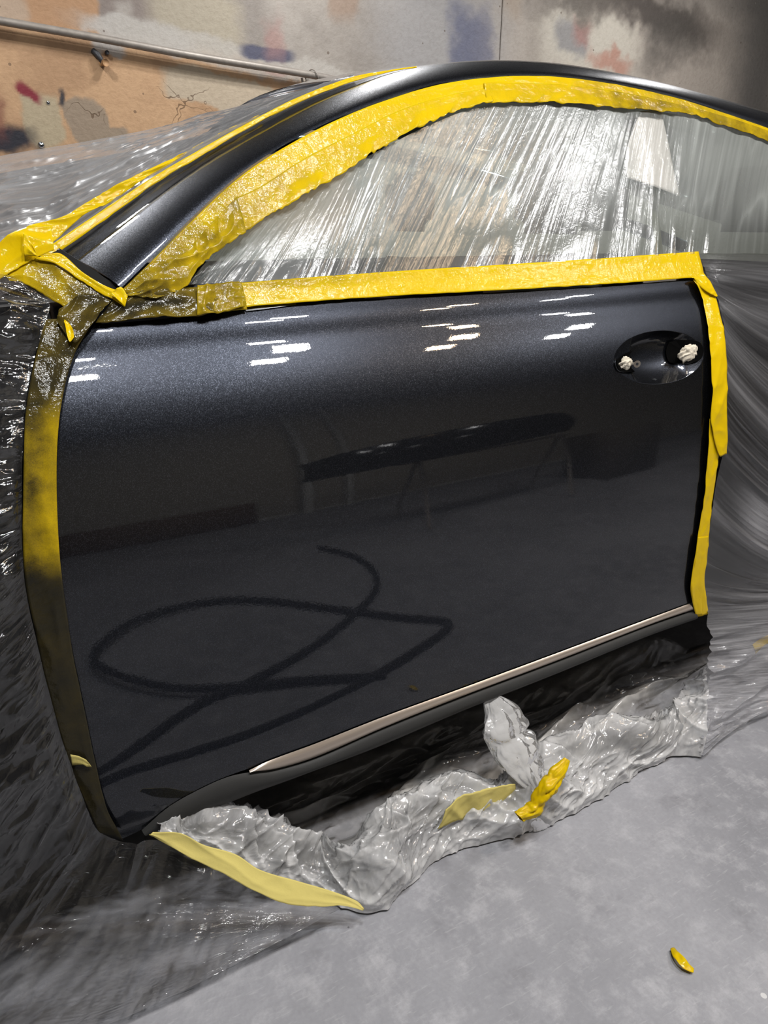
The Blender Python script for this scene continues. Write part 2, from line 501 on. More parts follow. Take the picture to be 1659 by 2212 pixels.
wv = t.n('VectorMath', {0: p, 1: t.n('VectorMath', {0: t.n('TexNoise', {'Scale': 6.0, 'Detail': 3.0, 'Vector': p}).outputs[1], 'Scale': .30}, operation='SCALE').outputs[0]}, operation='ADD').outputs[0]
crk = t.n('TexVoronoi', {'Scale': 5.5, 'Vector': wv}, feature='DISTANCE_TO_EDGE').outputs[0]
cm = t.math('MULTIPLY', t.math('SUBTRACT', 1.0, t.smooth(crk, .004, .016)), t.n('Attribute', attribute_name='cracked').outputs['Fac'])
c = t.mix(t.math('MULTIPLY', cm, .75), c, srgb(92, 70, 50))
bb = t.bump(t.math('SUBTRACT', fin, t.math('MULTIPLY', cm, .6)), .30, .012)
M_WALL = t.princ(col=c, rough=.62, normal=bb, spec=.3)
M_WALL_PLAIN = simple('plain_wall', srgb(178, 172, 160), .7, 0, 20, .15, .01, .12)
M_CEIL = simple('ceiling_paint', (.16, .165, .175), .8)

# ------------------------------------------------------------------ room
X0, X1, Y0 = -4.0, 9.0, -3.6
o = box_mesh('floor', (X0 - .1, Y0 - .1, -.12), (X1 + .1, WALL_Y + .3, 0), M_FLOOR); o['kind'] = 'structure'
o['label'] = 'grey scuffed concrete workshop floor'
o = box_mesh('ceiling', (X0 - .1, Y0 - .1, CEIL), (X1 + .1, WALL_Y + .3, CEIL + .12), M_CEIL); o['kind'] = 'structure'
o['label'] = 'dark painted ceiling with lamps'
wb = box_mesh('wall_back', (X0, WALL_Y + .02, 0), (X1, WALL_Y + .2, CEIL), M_WALL_PLAIN); wb['kind'] = 'structure'
wb['label'] = 'wall behind the car in patches of old tan and grey paint'
seam, _ = wall_xz(1083, 60)
k_ = int(np.searchsorted(wx_, seam))
for sl, lim in ((slice(0, k_), (None, seam - .004)), (slice(k_, None), (seam + .004, None))):
    xs_ = wx_[sl].copy()
    if lim[1]: xs_[-1] = lim[1]
    if lim[0]: xs_[0] = lim[0]
    Xp, Zp = np.meshgrid(xs_, wz_)
    o = patch('wall_panel', np.stack([Xp, np.full_like(Xp, WALL_Y), Zp], -1), M_WALL, wb)
    ac = o.data.attributes.new('cracked', 'FLOAT', 'POINT')
    ac.data.foreach_set('value', (CRACK[:, sl]).astype(np.float32).ravel())
    at = o.data.attributes.new('paint', 'FLOAT_COLOR', 'POINT')
    cc = np.concatenate([WC[:, sl], np.ones(Xp.shape + (1,))], -1)
    at.data.foreach_set('color', cc.astype(np.float32).ravel())
    md = o.modifiers.new('thickness', 'SOLIDIFY'); md.thickness = .018; md.offset = -1
for nm, lo, hi in (('wall_front', (X0, Y0 - .1, 0), (X1, Y0, CEIL)), ('wall_left', (X0 - .1, Y0, 0), (X0, WALL_Y + .2, CEIL)),
                   ('wall_right', (X1, Y0, 0), (X1 + .1, WALL_Y + .2, CEIL))):
    o = box_mesh(nm, lo, hi, M_WALL_PLAIN); o['kind'] = 'structure'
    o['label'] = {'wall_front': 'plain wall opposite the car', 'wall_left': 'plain end wall ahead of the bonnet', 'wall_right': 'plain end wall past the tail of the car'}[nm]

# ------------------------------------------------------------------ ceiling lamps
def lamp_mat(name, col, s):
    t = NT(name)
    return t.done(t.n('Emission', {'Color': col, 'Strength': s}))
M_LAMP = lamp_mat('cool_lamp', (1.0, .99, .98), LAMP_POWER)
M_LAMPW = lamp_mat('warm_lamp', (1.0, .72, .45), LAMP_POWER * .35)
M_HOUSE = simple('lamp_housing', (.5, .5, .5), .5)
WH = ['ahead of the door front edge', 'over the front half of the door', 'over the rear half of the door', 'beyond the rear quarter',
      'added above the far front wing to light the wall', 'added between the roof and the painted wall to brighten it', 'added above the far rear wing to light the wall']
for (lx, ly, wm), wh in zip(LAMPS, WH):
    e = empty('ceiling_lamp', (lx, ly, CEIL))
    tag(e, ('warm' if wm else 'cool white') + ' twin bar ceiling lamp ' + wh, 'lamp', 'ceiling lamps')
    h = box_mesh('housing', (-.22, -.24, -.05), (.22, .24, -.002), M_HOUSE, e, .008, 2)
    for s in (-1, 1):
        xa, xb = (-.14, .04) if s < 0 else (-.04, .14)
        lb = mesh_obj('light_bar', [(xa, s * .11 - .05, -.052), (xa, s * .11 + .05, -.052), (xb, s * .11 + .05, -.052), (xb, s * .11 - .05, -.052)], [(0, 1, 2, 3)], M_LAMPW if wm else M_LAMP, e, False)

# ------------------------------------------------------------------ the car
car = empty('car', (0.6, .9, 0))
tag(car, 'dark metallic blue-grey coupe masked with tape and plastic for respraying', 'car')
CARM = Vector((-.6, -.9, 0))
def cpart(o, parent=car):
    o.parent = parent
    if parent is car: o.location = CARM
    return o

# door: traced outline on the body side, with the handle cup sunk into it
D_TOP = [(196, 702), (360, 688), (520, 668), (700, 652), (900, 640), (1100, 630), (1300, 618), (1497, 603)]
D_BOT = [(264, 1812), (308, 1790), (363, 1742), (427, 1705), (490, 1677), (540, 1659), (680, 1605), (830, 1546), (1000, 1484), (1200, 1410), (1400, 1335), (1500, 1299)]
D_LEFT = [(264, 1812), (232, 1750), (205, 1650), (180, 1530), (157, 1420), (139, 1300), (127, 1200), (121, 1080), (121, 980), (127, 900), (140, 830), (163, 760), (196, 702)]
D_RIGHT = [(1500, 1299), (1500, 1240), (1515, 1160), (1530, 1060), (1541, 950), (1545, 850), (1545, 780), (1539, 720), (1527, 655), (1497, 603)]
NU, NVD = 300, 240
G = coons(D_BOT, D_TOP, D_LEFT, D_RIGHT, NU, NVD)
HC, HA, HB, HT = np.array([1423.0, 772.0]), 97.0, 57.5, radians(-5)
def hcoord(px):
    d = px - HC
    u = (d[..., 0] * cos(HT) + d[..., 1] * sin(HT)) / HA
    w = (-d[..., 0] * sin(HT) + d[..., 1] * cos(HT)) / HB
    return u, w
def cup(px):
    u, w = hcoord(px)
    r = np.sqrt(u * u + w * w)
    d = .034 * np.clip(1 - r ** 2.6, 0, 1)
    padl = sst(-u, .50, .56) ; padr = sst(u, .52, .66)
    return d * (1 - .80 * padl) * (1 - .55 * padr)
u_, w_ = hcoord(G)
inside = (np.abs(u_) < 1.14) & (np.abs(w_) < 1.22)
jj, ii = np.where(inside)
j0, j1, i0, i1 = jj.min(), jj.max(), ii.min(), ii.max()
Vpx = [G.reshape(-1, 2)]
idx = np.arange(NVD * NU).reshape(NVD, NU)
fc = [f for f in grid_faces(NVD, NU)]
keep = np.ones((NVD - 1, NU - 1), bool); keep[j0:j1, i0:i1] = False
faces = grid_faces(NVD, NU).reshape(NVD - 1, NU - 1, 4)[keep].tolist()
ring = [idx[j0, i] for i in range(i0, i1)] + [idx[j, i1] for j in range(j0, j1)] + [idx[j1, i] for i in range(i1, i0, -1)] + [idx[j, i0] for j in range(j1, j0, -1)]
RP = G.reshape(-1, 2)[ring]
ur, wr = hcoord(RP)
ang = np.arctan2(wr, ur)
def ell(rho, a):
    x, y = HA * np.cos(a) * rho, HB * np.sin(a) * rho
    return HC + np.stack([x * cos(HT) - y * sin(HT), x * sin(HT) + y * cos(HT)], -1)
prev = ring; nbase = NVD * NU; newpx = []
E1 = ell(1.0, ang)
rings = [RP * (1 - s) + E1 * s for s in (.25, .5, .75, .9, .97)] + [ell(r, ang) for r in (1.0, .99, .97, .94, .9, .85, .8, .74, .68, .62, .56, .5, .44, .38, .32, .26, .2, .14, .08, .03)]
for R in rings:
    cur = list(range(nbase, nbase + len(ring))); nbase += len(ring); newpx.append(R)
    for k in range(len(ring)):
        k2 = (k + 1) % len(ring)
        faces.append([prev[k], prev[k2], cur[k2], cur[k]])
    prev = cur
faces.append(prev)
PX = np.concatenate([G.reshape(-1, 2)] + newpx)
DP = lift(PX)
DP[:, 1] += cup(PX)
# face winding towards the viewer
a, b, c3 = DP[faces[0][0]], DP[faces[0][1]], DP[faces[0][2]]
if np.dot(np.cross(b - a, c3 - a), CAM - a) < 0: faces = [f[::-1] for f in faces]
door = cpart(mesh_obj('door', DP, faces, M_PAINT))
door['label'] = 'freshly painted glossy door panel'
# handle cup details, sub-parts of the door
def on_cup(px, out=0.0):
    px = np.asarray(px, float)
    P = lift(px); P[..., 1] += cup(px) - out
    return P
def ring_px(cx, cy, a, b, n, rot=0.0, jag=0.0, seed=1):
    g = np.linspace(0, 2 * pi, n, endpoint=False)
    r = 1 + jag * (np.array([hsh(int(k), 3, seed) for k in range(n)]) - .5)
    x, y = a * np.cos(g) * r, b * np.sin(g) * r
    return np.stack([cx + x * cos(rot) - y * sin(rot), cy + x * sin(rot) + y * cos(rot)], -1)
def disc(name, pxs, out, mat, parent, thick=.002):
    P = on_cup(pxs, out); c = P.mean(0)
    n = len(P)
    V = np.concatenate([P, [c]])
    F = [[k, (k + 1) % n, n] for k in range(n)]
    a = np.cross(V[F[0][1]] - V[F[0][0]], V[n] - V[F[0][0]])
    if np.dot(a, CAM - c) < 0: F = [f[::-1] for f in F]
    o = mesh_obj(name, V, F, mat, parent, False)
    md = o.modifiers.new('thickness', 'SOLIDIFY'); md.thickness = thick; md.offset = -1
    return o
HL = spl([(1331, 777), (1350, 764), (1370, 760), (1375, 782), (1373, 801), (1352, 803), (1337, 800), (1330, 788), (1331, 777)], 36)[:-1]
HR = spl([(1462, 742), (1480, 735), (1506, 738), (1516, 756), (1511, 776), (1492, 784), (1467, 787), (1461, 765), (1462, 742)], 36)[:-1]
disc('hole_shade', HL, .004, M_HOLE_SHADE, door)  # flat discs whose black colour stands for the shade in the holes
disc('hole_shade', HR, .005, M_HOLE_SHADE, door)
tube('hole_lip', on_cup(np.array([(1328, 777), (1327, 786), (1333, 799), (1348, 803), (1372, 802)]), .002), .0012, M_PAINT, door, 8, 24)
tube('hole_lip', on_cup(np.array([(1474, 788), (1490, 786), (1505, 780), (1514, 774)]), .002), .0012, M_PAINT, door, 8, 20)

# paper wads stuffed into the latch holes (things of their own)
def wad(name, cx, cy, rx, ry, out, mat, label, seed):
    nu, nv = 56, 30
    base = on_cup(np.array([[cx, cy]]), out)[0]
    th = np.linspace(0, 2 * pi, nu, endpoint=False)[None]; ph = np.linspace(.02, pi - .02, nv)[:, None]
    dx_, dz_, dy_ = np.cos(th) * np.sin(ph), np.sin(th) * np.sin(ph), np.cos(ph) + 0 * th
    dd = np.linalg.norm(CAM - base); sc = dd / FPX * 1.05
    rr = .80 + .42 * ridge(dx_ * 1.7 + 5 + dy_, dz_ * 2.6 + dy_ * 1.5 + 3, seed) + .14 * ridge(dx_ * 5 + 9, dz_ * 4 + dy_ * 4 + 7, seed + 1) - .3 * vn(dx_ * 3 + 20, dz_ * 3 + 11 + dy_ * 2, seed + 2)
    P = np.stack([base[0] + dx_ * rr * rx * sc / cos(YAW), base[1] + dy_ * rr * .006, base[2] + dz_ * rr * ry * sc], -1)
    o = patch(name, P, mat, wrap=True)
    return tag(o, label, 'paper')
wad('paper_wad', 1348, 784, 13, 12, .007, M_TISSUE, 'small crumpled cream paper stuffed in the front hole of the handle recess', 3)
wad('paper_wad', 1489, 763, 20, 15, .008, M_TISSUE, 'larger torn cream paper stuffed in the rear hole of the handle recess', 8)
wp = on_cup(np.array([[1365.0, 784.0]]), .018)[0]
bm = bmesh.new()
for r0, r1, y0, y1 in ((.0026, .0068, 0, .003),):
    n = 24; vs_ = []
    for yy in (y0, y1):
        for r in (r0, r1):
            vs_.append([bm.verts.new((r * cos(2 * pi * k / n), yy, r * sin(2 * pi * k / n))) for k in range(n)])
    for k in range(n):
        k2 = (k + 1) % n
        for a, b in ((0, 1), (1, 3), (3, 2), (2, 0)):
            bm.faces.new((vs_[a][k], vs_[a][k2], vs_[b][k2], vs_[b][k]))
bmesh.ops.recalc_face_normals(bm, faces=bm.faces)
me = bpy.data.meshes.new('washer'); bm.to_mesh(me); bm.free(); me.materials.append(M_CHROME)
wo = bpy.data.objects.new('washer', me); COL.objects.link(wo); wo.location = wp; wo.rotation_euler = (0, 0, -.4)
tag(wo, 'small pale round washer beside the paper in the front handle hole', 'washer')

# bright trim strip and plastic cladding below the door
TR_U = [(538, 1664), (580, 1644), (680, 1607), (830, 1548), (1000, 1486), (1200, 1412), (1400, 1337), (1489, 1304)]
TR_L = [(538, 1665), (590, 1662), (680, 1636), (830, 1571), (1000, 1503), (1200, 1428), (1400, 1350), (1496, 1317)]
P = lift(ruled(TR_U, TR_L, 120, 9), .002)
v = np.linspace(0, 1, 9)[:, None]
P[..., 1] -= .005 * np.sin(pi * v) ** .6
o = cpart(patch('sill_trim', P, M_TRIM)); o['label'] = 'bright metal strip'
CL_U = [(306, 1793), (363, 1744), (427, 1707), (490, 1679), (540, 1668), (590, 1663), (680, 1638), (830, 1573), (1000, 1505), (1200, 1430), (1400, 1352), (1497, 1319)]
CL_L = [(318, 1799), (370, 1780), (427, 1757), (490, 1733), (553, 1708), (610, 1688), (680, 1662), (806, 1615), (1000, 1533), (1200, 1454), (1400, 1372), (1503, 1336)]
P = lift(ruled(CL_U, CL_L, 140, 11), .001)
v = np.linspace(0, 1, 11)[:, None]
P[..., 1] -= .010 * np.sin(pi * np.clip(v, 0, .95)) ** .7
clad_low = P[-1].copy()
o = cpart(patch('sill_cladding', P, M_CLAD)); o['label'] = 'matt dark grey plastic sill cladding'
# underside: from the cladding's lower edge inward under the car
v = np.linspace(0, 1, 6)[:, None, None]
P = clad_low[None] + v * np.array([0, .5, -.02])
cpart(patch('sill_underside', P, M_VOID))
# belt trim sliver
P = lift(ruled([(528, 664), (560, 660), (640, 652)], [(532, 672), (560, 669), (640, 658)], 14, 4), .003)
o = cpart(patch('belt_trim', P, M_CHROME)); o['label'] = 'thin chrome window trim'

# A-pillar and roof rail
R_OUT = [(128, 545), (220, 478), (330, 398), (480, 308), (640, 224), (760, 178), (850, 153), (960, 136), (1080, 130), (1200, 137), (1330, 158), (1450, 185), (1560, 215), (1680, 250), (1800, 292), (2000, 378), (2250, 505)]
R_IN = [(262, 622), (330, 555), (420, 465), (520, 375), (620, 310), (740, 250), (860, 205), (960, 178), (1080, 163), (1200, 163), (1320, 178), (1450, 206), (1560, 240), (1680, 282), (1800, 330), (2000, 424), (2250, 560)]
nu, nv = 200, 22
A = spl(R_IN, nu)
B = np.stack([np.interp(np.linspace(0, 1, nu), np.linspace(0, 1, 400), spl(R_OUT, 400)[:, k]) for k in range(2)], -1)
Pi, Po = lift(A, .004), lift(B, -(.055 + .03 * sst(np.linspace(0, 1, nu), .45, .2)))
s = np.linspace(0, 1, nv)[:, None, None]
bul = np.array([-.1, -1.0, .45]); bul /= np.linalg.norm(bul)
wid = np.linalg.norm(Po - Pi, axis=1)[None, :, None]
RP3 = Pi[None] * (1 - s) + Po[None] * s + bul * (.11 * wid * (4 * s * (1 - s)) ** .8)
cpart(patch('roof_rail', RP3, M_PAINT))['label'] = 'glossy dark windscreen pillar running into the roof rail'
# roof skin, from the rail to the far rail
s = np.linspace(0, 1, 14)[:, None, None]
far = Po + np.array([0, 1.25, 0])
k0 = 66
RF = Po[None, k0:] * (1 - s) + far[None, k0:] * s + np.array([0, 0, .05]) * np.sin(pi * s)
cpart(patch('roof', RF, M_PAINT))
# far side of the greenhouse
FR = Pi[:, None] * 0
far_in = Pi + np.array([0, 1.55 - 2 * (Pi[:, 1:2] - .2)[:, 0].mean(), 0])
cpart(tube('far_roof_rail', np.array([[p_[0], 1.9 - p_[1] + .15, p_[2]] for p_ in Pi[::6]]), .03, M_PAINT, None, 8))
# black gap and rubber at the foot of the pillar
P = lift(ruled([(122, 540), (180, 583), (225, 612), (266, 630)], [(128, 536), (190, 574), (240, 604), (272, 620)], 20, 4), -.012)
cpart(patch('pillar_seal', P, M_RUBBER, thick=.004))
P = lift(ruled([(108, 548), (180, 596), (225, 620), (262, 634)], [(130, 538), (190, 575), (236, 606), (268, 622)], 20, 4), -.004)
cpart(patch('wing_edge', P, M_VOID))

# glass
GL_T = R_IN[1:]
GL_B = [(330, 640), (520, 655), (760, 640), (1100, 618), (1400, 598), (1550, 590), (1800, 580), (2240, 580)]
P = lift(ruled(GL_B, GL_T, 60, 20), -.022)
cpart(patch('side_window', P, M_GLASS))['label'] = 'green tinted side glass'

# front wing, bonnet, rear quarter, far side, underbody, wheels
def side_sheet(name, xs, zs, off, mat):
    X, Z = np.meshgrid(np.linspace(*xs, 40), np.linspace(*zs, 60))
    Y = skin(X, Z) - off
    return cpart(patch(name, np.stack([X, Y, Z], -1), mat))
side_sheet('front_wing', (-1.3, .055), (.13, .985), -.012, M_VOID)
side_sheet('rear_quarter', (1.30, 2.6), (.28, .99), -.012, M_BLACK)
def door_shut(pxs):
    P = lift(spl(pxs, 60), -.001)
    s_ = np.linspace(0, 1, 3)[:, None, None]
    return P[None] + s_ * np.array([0, .04, 0])
cpart(patch('door_edge', door_shut(D_LEFT), M_BLACK)); cpart(patch('door_edge', door_shut(D_RIGHT), M_BLACK))
X, T = np.meshgrid(np.linspace(-1.3, .16, 24), np.linspace(0, 1, 20))
Yb = np.interp(T, [0, 1], [.16, 1.72]); Zb = .985 + .06 * np.sin(pi * T) + .05 * (X - .1)
cpart(patch('bonnet', np.stack([X, Yb, Zb], -1), M_BLACK))
X, Z = np.meshgrid(np.linspace(-1.3, 2.6, 50), np.linspace(.25, .96, 20))
cpart(patch('far_side', np.stack([X, 1.88 - skin(X, Z), Z], -1), M_BLACK))
cpart(box_mesh('floor_pan', (-1.2, .12, .22), (2.6, 1.75, .30), M_VOID))
cpart(box_mesh('cabin_lining', (.1, .24, .30), (.16, 1.7, .93), M_BLACK, None, .02))
cpart(box_mesh('door_lining', (.2, .16, .32), (1.3, .22, .93), M_BLACK, None, .02))
for wx, wy in ((-.62, .14), (-.62, 1.62), (2.3, .14), (2.3, 1.62)):
    g = np.linspace(0, 2 * pi, 48)
    prof = [(-.10, .20), (-.11, .28), (-.10, .315), (-.06, .328), (.06, .328), (.10, .315), (.11, .28), (.10, .20)]
    V = np.array([[(wx + r * cos(a_), wy + w_2, .328 + r * sin(a_)) for a_ in g[:-1]] for w_2, r in prof])
    wh = cpart(patch('wheel', V, M_TYRE, wrap=True))
    hub = patch('rim', np.array([[(wx + r * cos(a_), wy - .07 if wy < 1 else wy + .07, .328 + r * sin(a_)) for a_ in g[:-1]] for r in (.205, .19, .06, .01)]), M_STEEL, wrap=True)
    hub.parent = wh
# seats
def seat(x, y):
    e = empty('seat', (x, y, .3)); e.parent = car; e.location = Vector((x, y, .3)) + CARM
    box_mesh('cushion', (-.28, -.25, .05), (.28, .25, .25), M_SEAT, e, .06, 3)
    bk = box_mesh('backrest', (.22, -.24, .15), (.36, .24, .74), M_SEAT, e, .06, 3)
    bk.rotation_euler = (0, .18, 0)
    hr = box_mesh('headrest', (.36, -.13, .76), (.44, .13, .94), M_SEAT, e, .035, 3)
    return e
for x, y in ((.85, .58), (.85, 1.30), (1.65, .62), (1.65, 1.26)): seat(x, y)
P = lift(ruled([(1398, 385), (1408, 470), (1418, 560)], [(1414, 385), (1424, 470), (1434, 560)], 12, 3), -.05)
cpart(patch('seat_belt', P, M_BELT, thick=.0015))['label'] = 'beige seat belt webbing'

# ------------------------------------------------------------------ plastic films
def folds(P, h):
    return P + normals(P) * h[..., None]

def film(name, P, mat, label, haze=None, uvs=(1, 1)):
    nv, nu = P.shape[:2]
    hz = np.ones((nv, nu)) if haze is None else haze
    return tag(patch(name, P, mat, attr={'haze': hz}, uvs=uvs), label, 'plastic sheet', 'masking films on the car')

# side window film: folds fan from the roof arc down to the belt
W_T = [(470, 535), (520, 500), (640, 430), (720, 382), (800, 335), (900, 282), (1000, 240), (1080, 220), (1200, 220), (1330, 230), (1450, 238), (1560, 268), (1680, 306), (1760, 335), (2000, 440), (2230, 565)]
W_B = [(400, 618), (430, 614), (500, 611), (600, 606), (700, 600), (770, 596), (830, 592), (900, 586), (1040, 577), (1240, 565), (1420, 553), (1510, 548), (1640, 548), (1760, 556), (2000, 565), (2230, 572)]
nu, nv = 800, 60
Tt, Bb = np.asarray(W_T, float), np.asarray(W_B, float)
uu = np.linspace(0, 1, nu); kk = np.linspace(0, 1, len(W_T))
dT = np.r_[0, np.cumsum(np.linalg.norm(np.diff(Tt, axis=0), axis=1))]; dT /= dT[-1]
TT = np.stack([np.interp(uu, dT, Tt[:, k]) for k in range(2)], -1)
BB = np.stack([np.interp(uu, dT, Bb[:, k]) for k in range(2)], -1)
# ease the polylines
for arr in (TT, BB):
    for k in range(2):
        arr[20:-20, k] = np.convolve(arr[:, k], np.ones(25) / 25, 'same')[20:-20]
V = np.linspace(0, 1, nv)[:, None]
PXg = BB[None] * (1 - V[..., None]) + TT[None] * V[..., None]
P = lift(PXg, .006)
U = uu[None] + 0 * V
mid_ = np.sin(pi * V)
def lines(f, vf, sd, pw=6): return (1 - np.abs(2 * vn(U * f, V * vf, sd) - 1)) ** pw
msk = vn(U * 12, V * 1.6, 17)
h = (.004 * vn(U * 10, V * .7, 3) + .0032 * lines(34, .7, 5, 5) * sst(msk, .25, .7) + .0018 * lines(80, 1.2, 8, 5) * sst(vn(U * 20, V * 2, 18), .35, .75) + .0006 * lines(170, 2.0, 9, 4)) * (.25 + .75 * mid_)
h += .004 * sst(U, .70, .9) * vn(U * 40, V * 9, 25) * mid_
h += .003 * lines(44, 2.0, 28, 3) * (1 - sst(V, .05, .30))
P = folds(P, h - .008 * mid_)
hz = .70 + .60 * lines(34, .7, 5, 5) * msk + .7 * lines(80, 1.2, 8, 6) * vn(U * 20, V * 2, 18) + .6 * lines(150, 1.5, 29, 6) * vn(U * 30, V * 2, 19) + .35 * sst(V, .15, .9)
hz -= .35 * vn(U * 7, V * 2.5, 33) * (.4 + .6 * sst(U, .5, .8))
hz *= .42 + .58 * sst(V, .02, .50)
# the film clings to the paper slip and is clearer there
hz *= 1 - .72 * np.exp(-((PXg[..., 0] - (1395 + .16 * (PXg[..., 1] - 240))) / 48) ** 4) * (1 - sst(PXg[..., 1], 385, 430))
film('window_film', P, M_FILM_WIN, 'milky pleated plastic film stretched over the side window', hz)

# front film: over the front wing, down to the floor
def wing(x, z):
    return skin(x, np.maximum(z, .24)) - .17 * np.clip((.24 - z) / .24, 0, 1.2) ** 1.6 - .018 * np.exp(-((z - .55) / .3) ** 2)
F_IN = [(-10, 578), (60, 608), (112, 655), (98, 700), (78, 760), (62, 830), (52, 900), (48, 1000), (47, 1160), (52, 1250), (62, 1310), (92, 1440), (132, 1590), (168, 1690), (210, 1795), (262, 1814), (330, 1806), (450, 1858), (600, 1928), (726, 1960)]
F_OUT = [(-800, 640), (-800, 720), (-800, 820), (-800, 920), (-800, 1020), (-800, 1130), (-800, 1260), (-800, 1450), (-800, 1700), (-800, 1950), (-800, 2200), (-820, 2720), (-424, 2545), (-216, 2449), (-60, 2275), (130, 2238), (250, 2208), (420, 2128), (590, 2040), (732, 1964)]
nu, nv = 900, 170
A, B = np.asarray(F_IN, float), np.asarray(F_OUT, float)
dA = np.r_[0, np.cumsum(np.linalg.norm(np.diff(A, axis=0), axis=1) + .12 * np.linalg.norm(np.diff(B, axis=0), axis=1))]; dA /= dA[-1]
uu = np.linspace(0, 1, nu)
def ease(a, w=17):
    a = a.copy(); hw = w // 2 + 1
    for k in range(2):
        a[hw:-hw, k] = np.convolve(a[:, k], np.ones(w) / w, 'same')[hw:-hw]
    return a
AA = ease(np.stack([np.interp(uu, dA, A[:, k]) for k in range(2)], -1))
BB = ease(np.stack([np.interp(uu, dA, B[:, k]) for k in range(2)], -1))
V = np.linspace(0, 1, nv)[:, None]; U = uu[None] + 0 * V
PXg = AA[None] * (1 - V[..., None]) + BB[None] * V[..., None]
P = lift(PXg, .008, wing)
W_ = V * np.maximum(np.linalg.norm(BB - AA, axis=1)[None] / np.where(uu < .72, 200., 420.)[None], .3)
E_ = V + 0 * U
lowf = sst(P[..., 2], .45, .12)
amp = (1 - .65 * lowf) * (.25 + .75 * sst(W_, 0, .25)) * (1 - .7 * sst(E_, .75, 1) * lowf)
h = (.014 * ridge(U * 20 + .8 * W_, W_ * 1.2, 2) + .006 * ridge(U * 50 + W_ * 2.0, W_ * 2.0, 6) + .0015 * ridge(U * 130 + W_ * 3, W_ * 6, 9)) * amp
hi_ = (1 - .75 * lowf) * sst(W_, .0, .12)
h += hi_ * (.012 * (1 - np.abs(2 * vn(U * 60 + W_ * 2.2, W_ * 1.2, 71) - 1)) ** 2 * sst(vn(U * 22, W_ * 1.2, 72), .2, .6) + .003 * (1 - np.abs(2 * vn(U * 120 + W_ * 3, W_ * 3.0, 73) - 1)) ** 2)
h += .022 * lowf * np.exp(-((E_ - .10) / .16) ** 2) * ridge(U * 46, E_ * .5, 21) + .010 * lowf * (1 - sst(E_, .5, 1)) * (1 - np.abs(2 * vn(U * 26 + E_, E_ * .8, 22) - 1)) ** 3
P = folds(P, h)
P[..., 2] = np.maximum(P[..., 2], .003)
film('front_film', P, M_FILM_FRONT, 'black looking glossy film over the front wing spreading onto the floor', .4 + .9 * vn(U * 40, W_ * 2, 31) + 8 * lowf * sst(V, .42, 1.0))

# rear quarter film
def quarter(x, z):
    return skin(x, np.maximum(z, .26)) - .13 * np.clip((.26 - z) / .26, 0, 1.2) ** 1.5
Q_IN = [(1508, 548), (1528, 600), (1552, 650), (1562, 700), (1569, 770), (1570, 850), (1569, 920), (1560, 980), (1546, 1040), (1536, 1100), (1528, 1180), (1520, 1250), (1526, 1325), (1521, 1345), (1518, 1410), (1524, 1450), (1521, 1500), (1510, 1540), (1492, 1590)]
Q_OUT = [(2300, 572), (2300, 680), (2300, 800), (2300, 900), (2300, 1000), (2300, 1060), (2300, 1100), (2300, 1130), (2300, 1150), (2300, 1165), (2290, 1180), (2240, 1205), (2160, 1245), (2060, 1295), (1960, 1350), (1840, 1420), (1720, 1488), (1620, 1550), (1500, 1634)]
nu, nv = 520, 110
A, B = np.asarray(Q_IN, float), np.asarray(Q_OUT, float)
dA = np.r_[0, np.cumsum(np.linalg.norm(np.diff(A, axis=0), axis=1))]; dA /= dA[-1]
uu = np.linspace(0, 1, nu)
AA = np.stack([np.interp(uu, dA, A[:, k]) for k in range(2)], -1)
BB = ease(np.stack([np.interp(uu, dA, B[:, k]) for k in range(2)], -1))
V = np.linspace(0, 1, nv)[:, None]; U = uu[None] + 0 * V
PXg = AA[None] * (1 - V[..., None]) + BB[None] * V[..., None]
PXg[..., 1] += 950 * sst(U, 0, .15) * (1 - sst(U, .50, .78)) * V * (1 - V) ** 3
P = lift(PXg, .006, quarter)
ln1, ln2, ln3 = lines(18, .6, 4, 5), lines(42, .8, 6, 6), lines(95, 1.2, 9, 5)
lowq = sst(P[..., 2], .35, .15)
h = (.010 * vn(U * 12, V * .8, 2) + .006 * ln1 + .003 * ln2 + .0012 * ln3) * (.2 + .8 * sst(V, 0, .08)) * (1 - .5 * lowq)
P = folds(P, h + lowq * (.022 * ridge(U * 26 + V, V * 3, 14) + .01 * ridge(U * 60, V * 7, 15)))
P[..., 2] = np.maximum(P[..., 2], .003)
hz = .55 + 2.6 * ln1 * vn(U * 30, V * 2, 3) + 1.8 * ln2 * vn(U * 20, V * 3, 5) + 1.2 * ln3 * vn(U * 25, V * 3, 7) + .3 * sst(V, .3, 1)
hz += 4.0 * np.exp(-((U - .47) / .05) ** 2) * np.exp(-((V - .12) / .05) ** 2) * (.5 + vn(U * 60, V * 2, 8))
hz += 3.5 * lowq
film('quarter_film', P, M_FILM_QUARTER, 'clear film with radiating creases covering the rear quarter panel', hz)

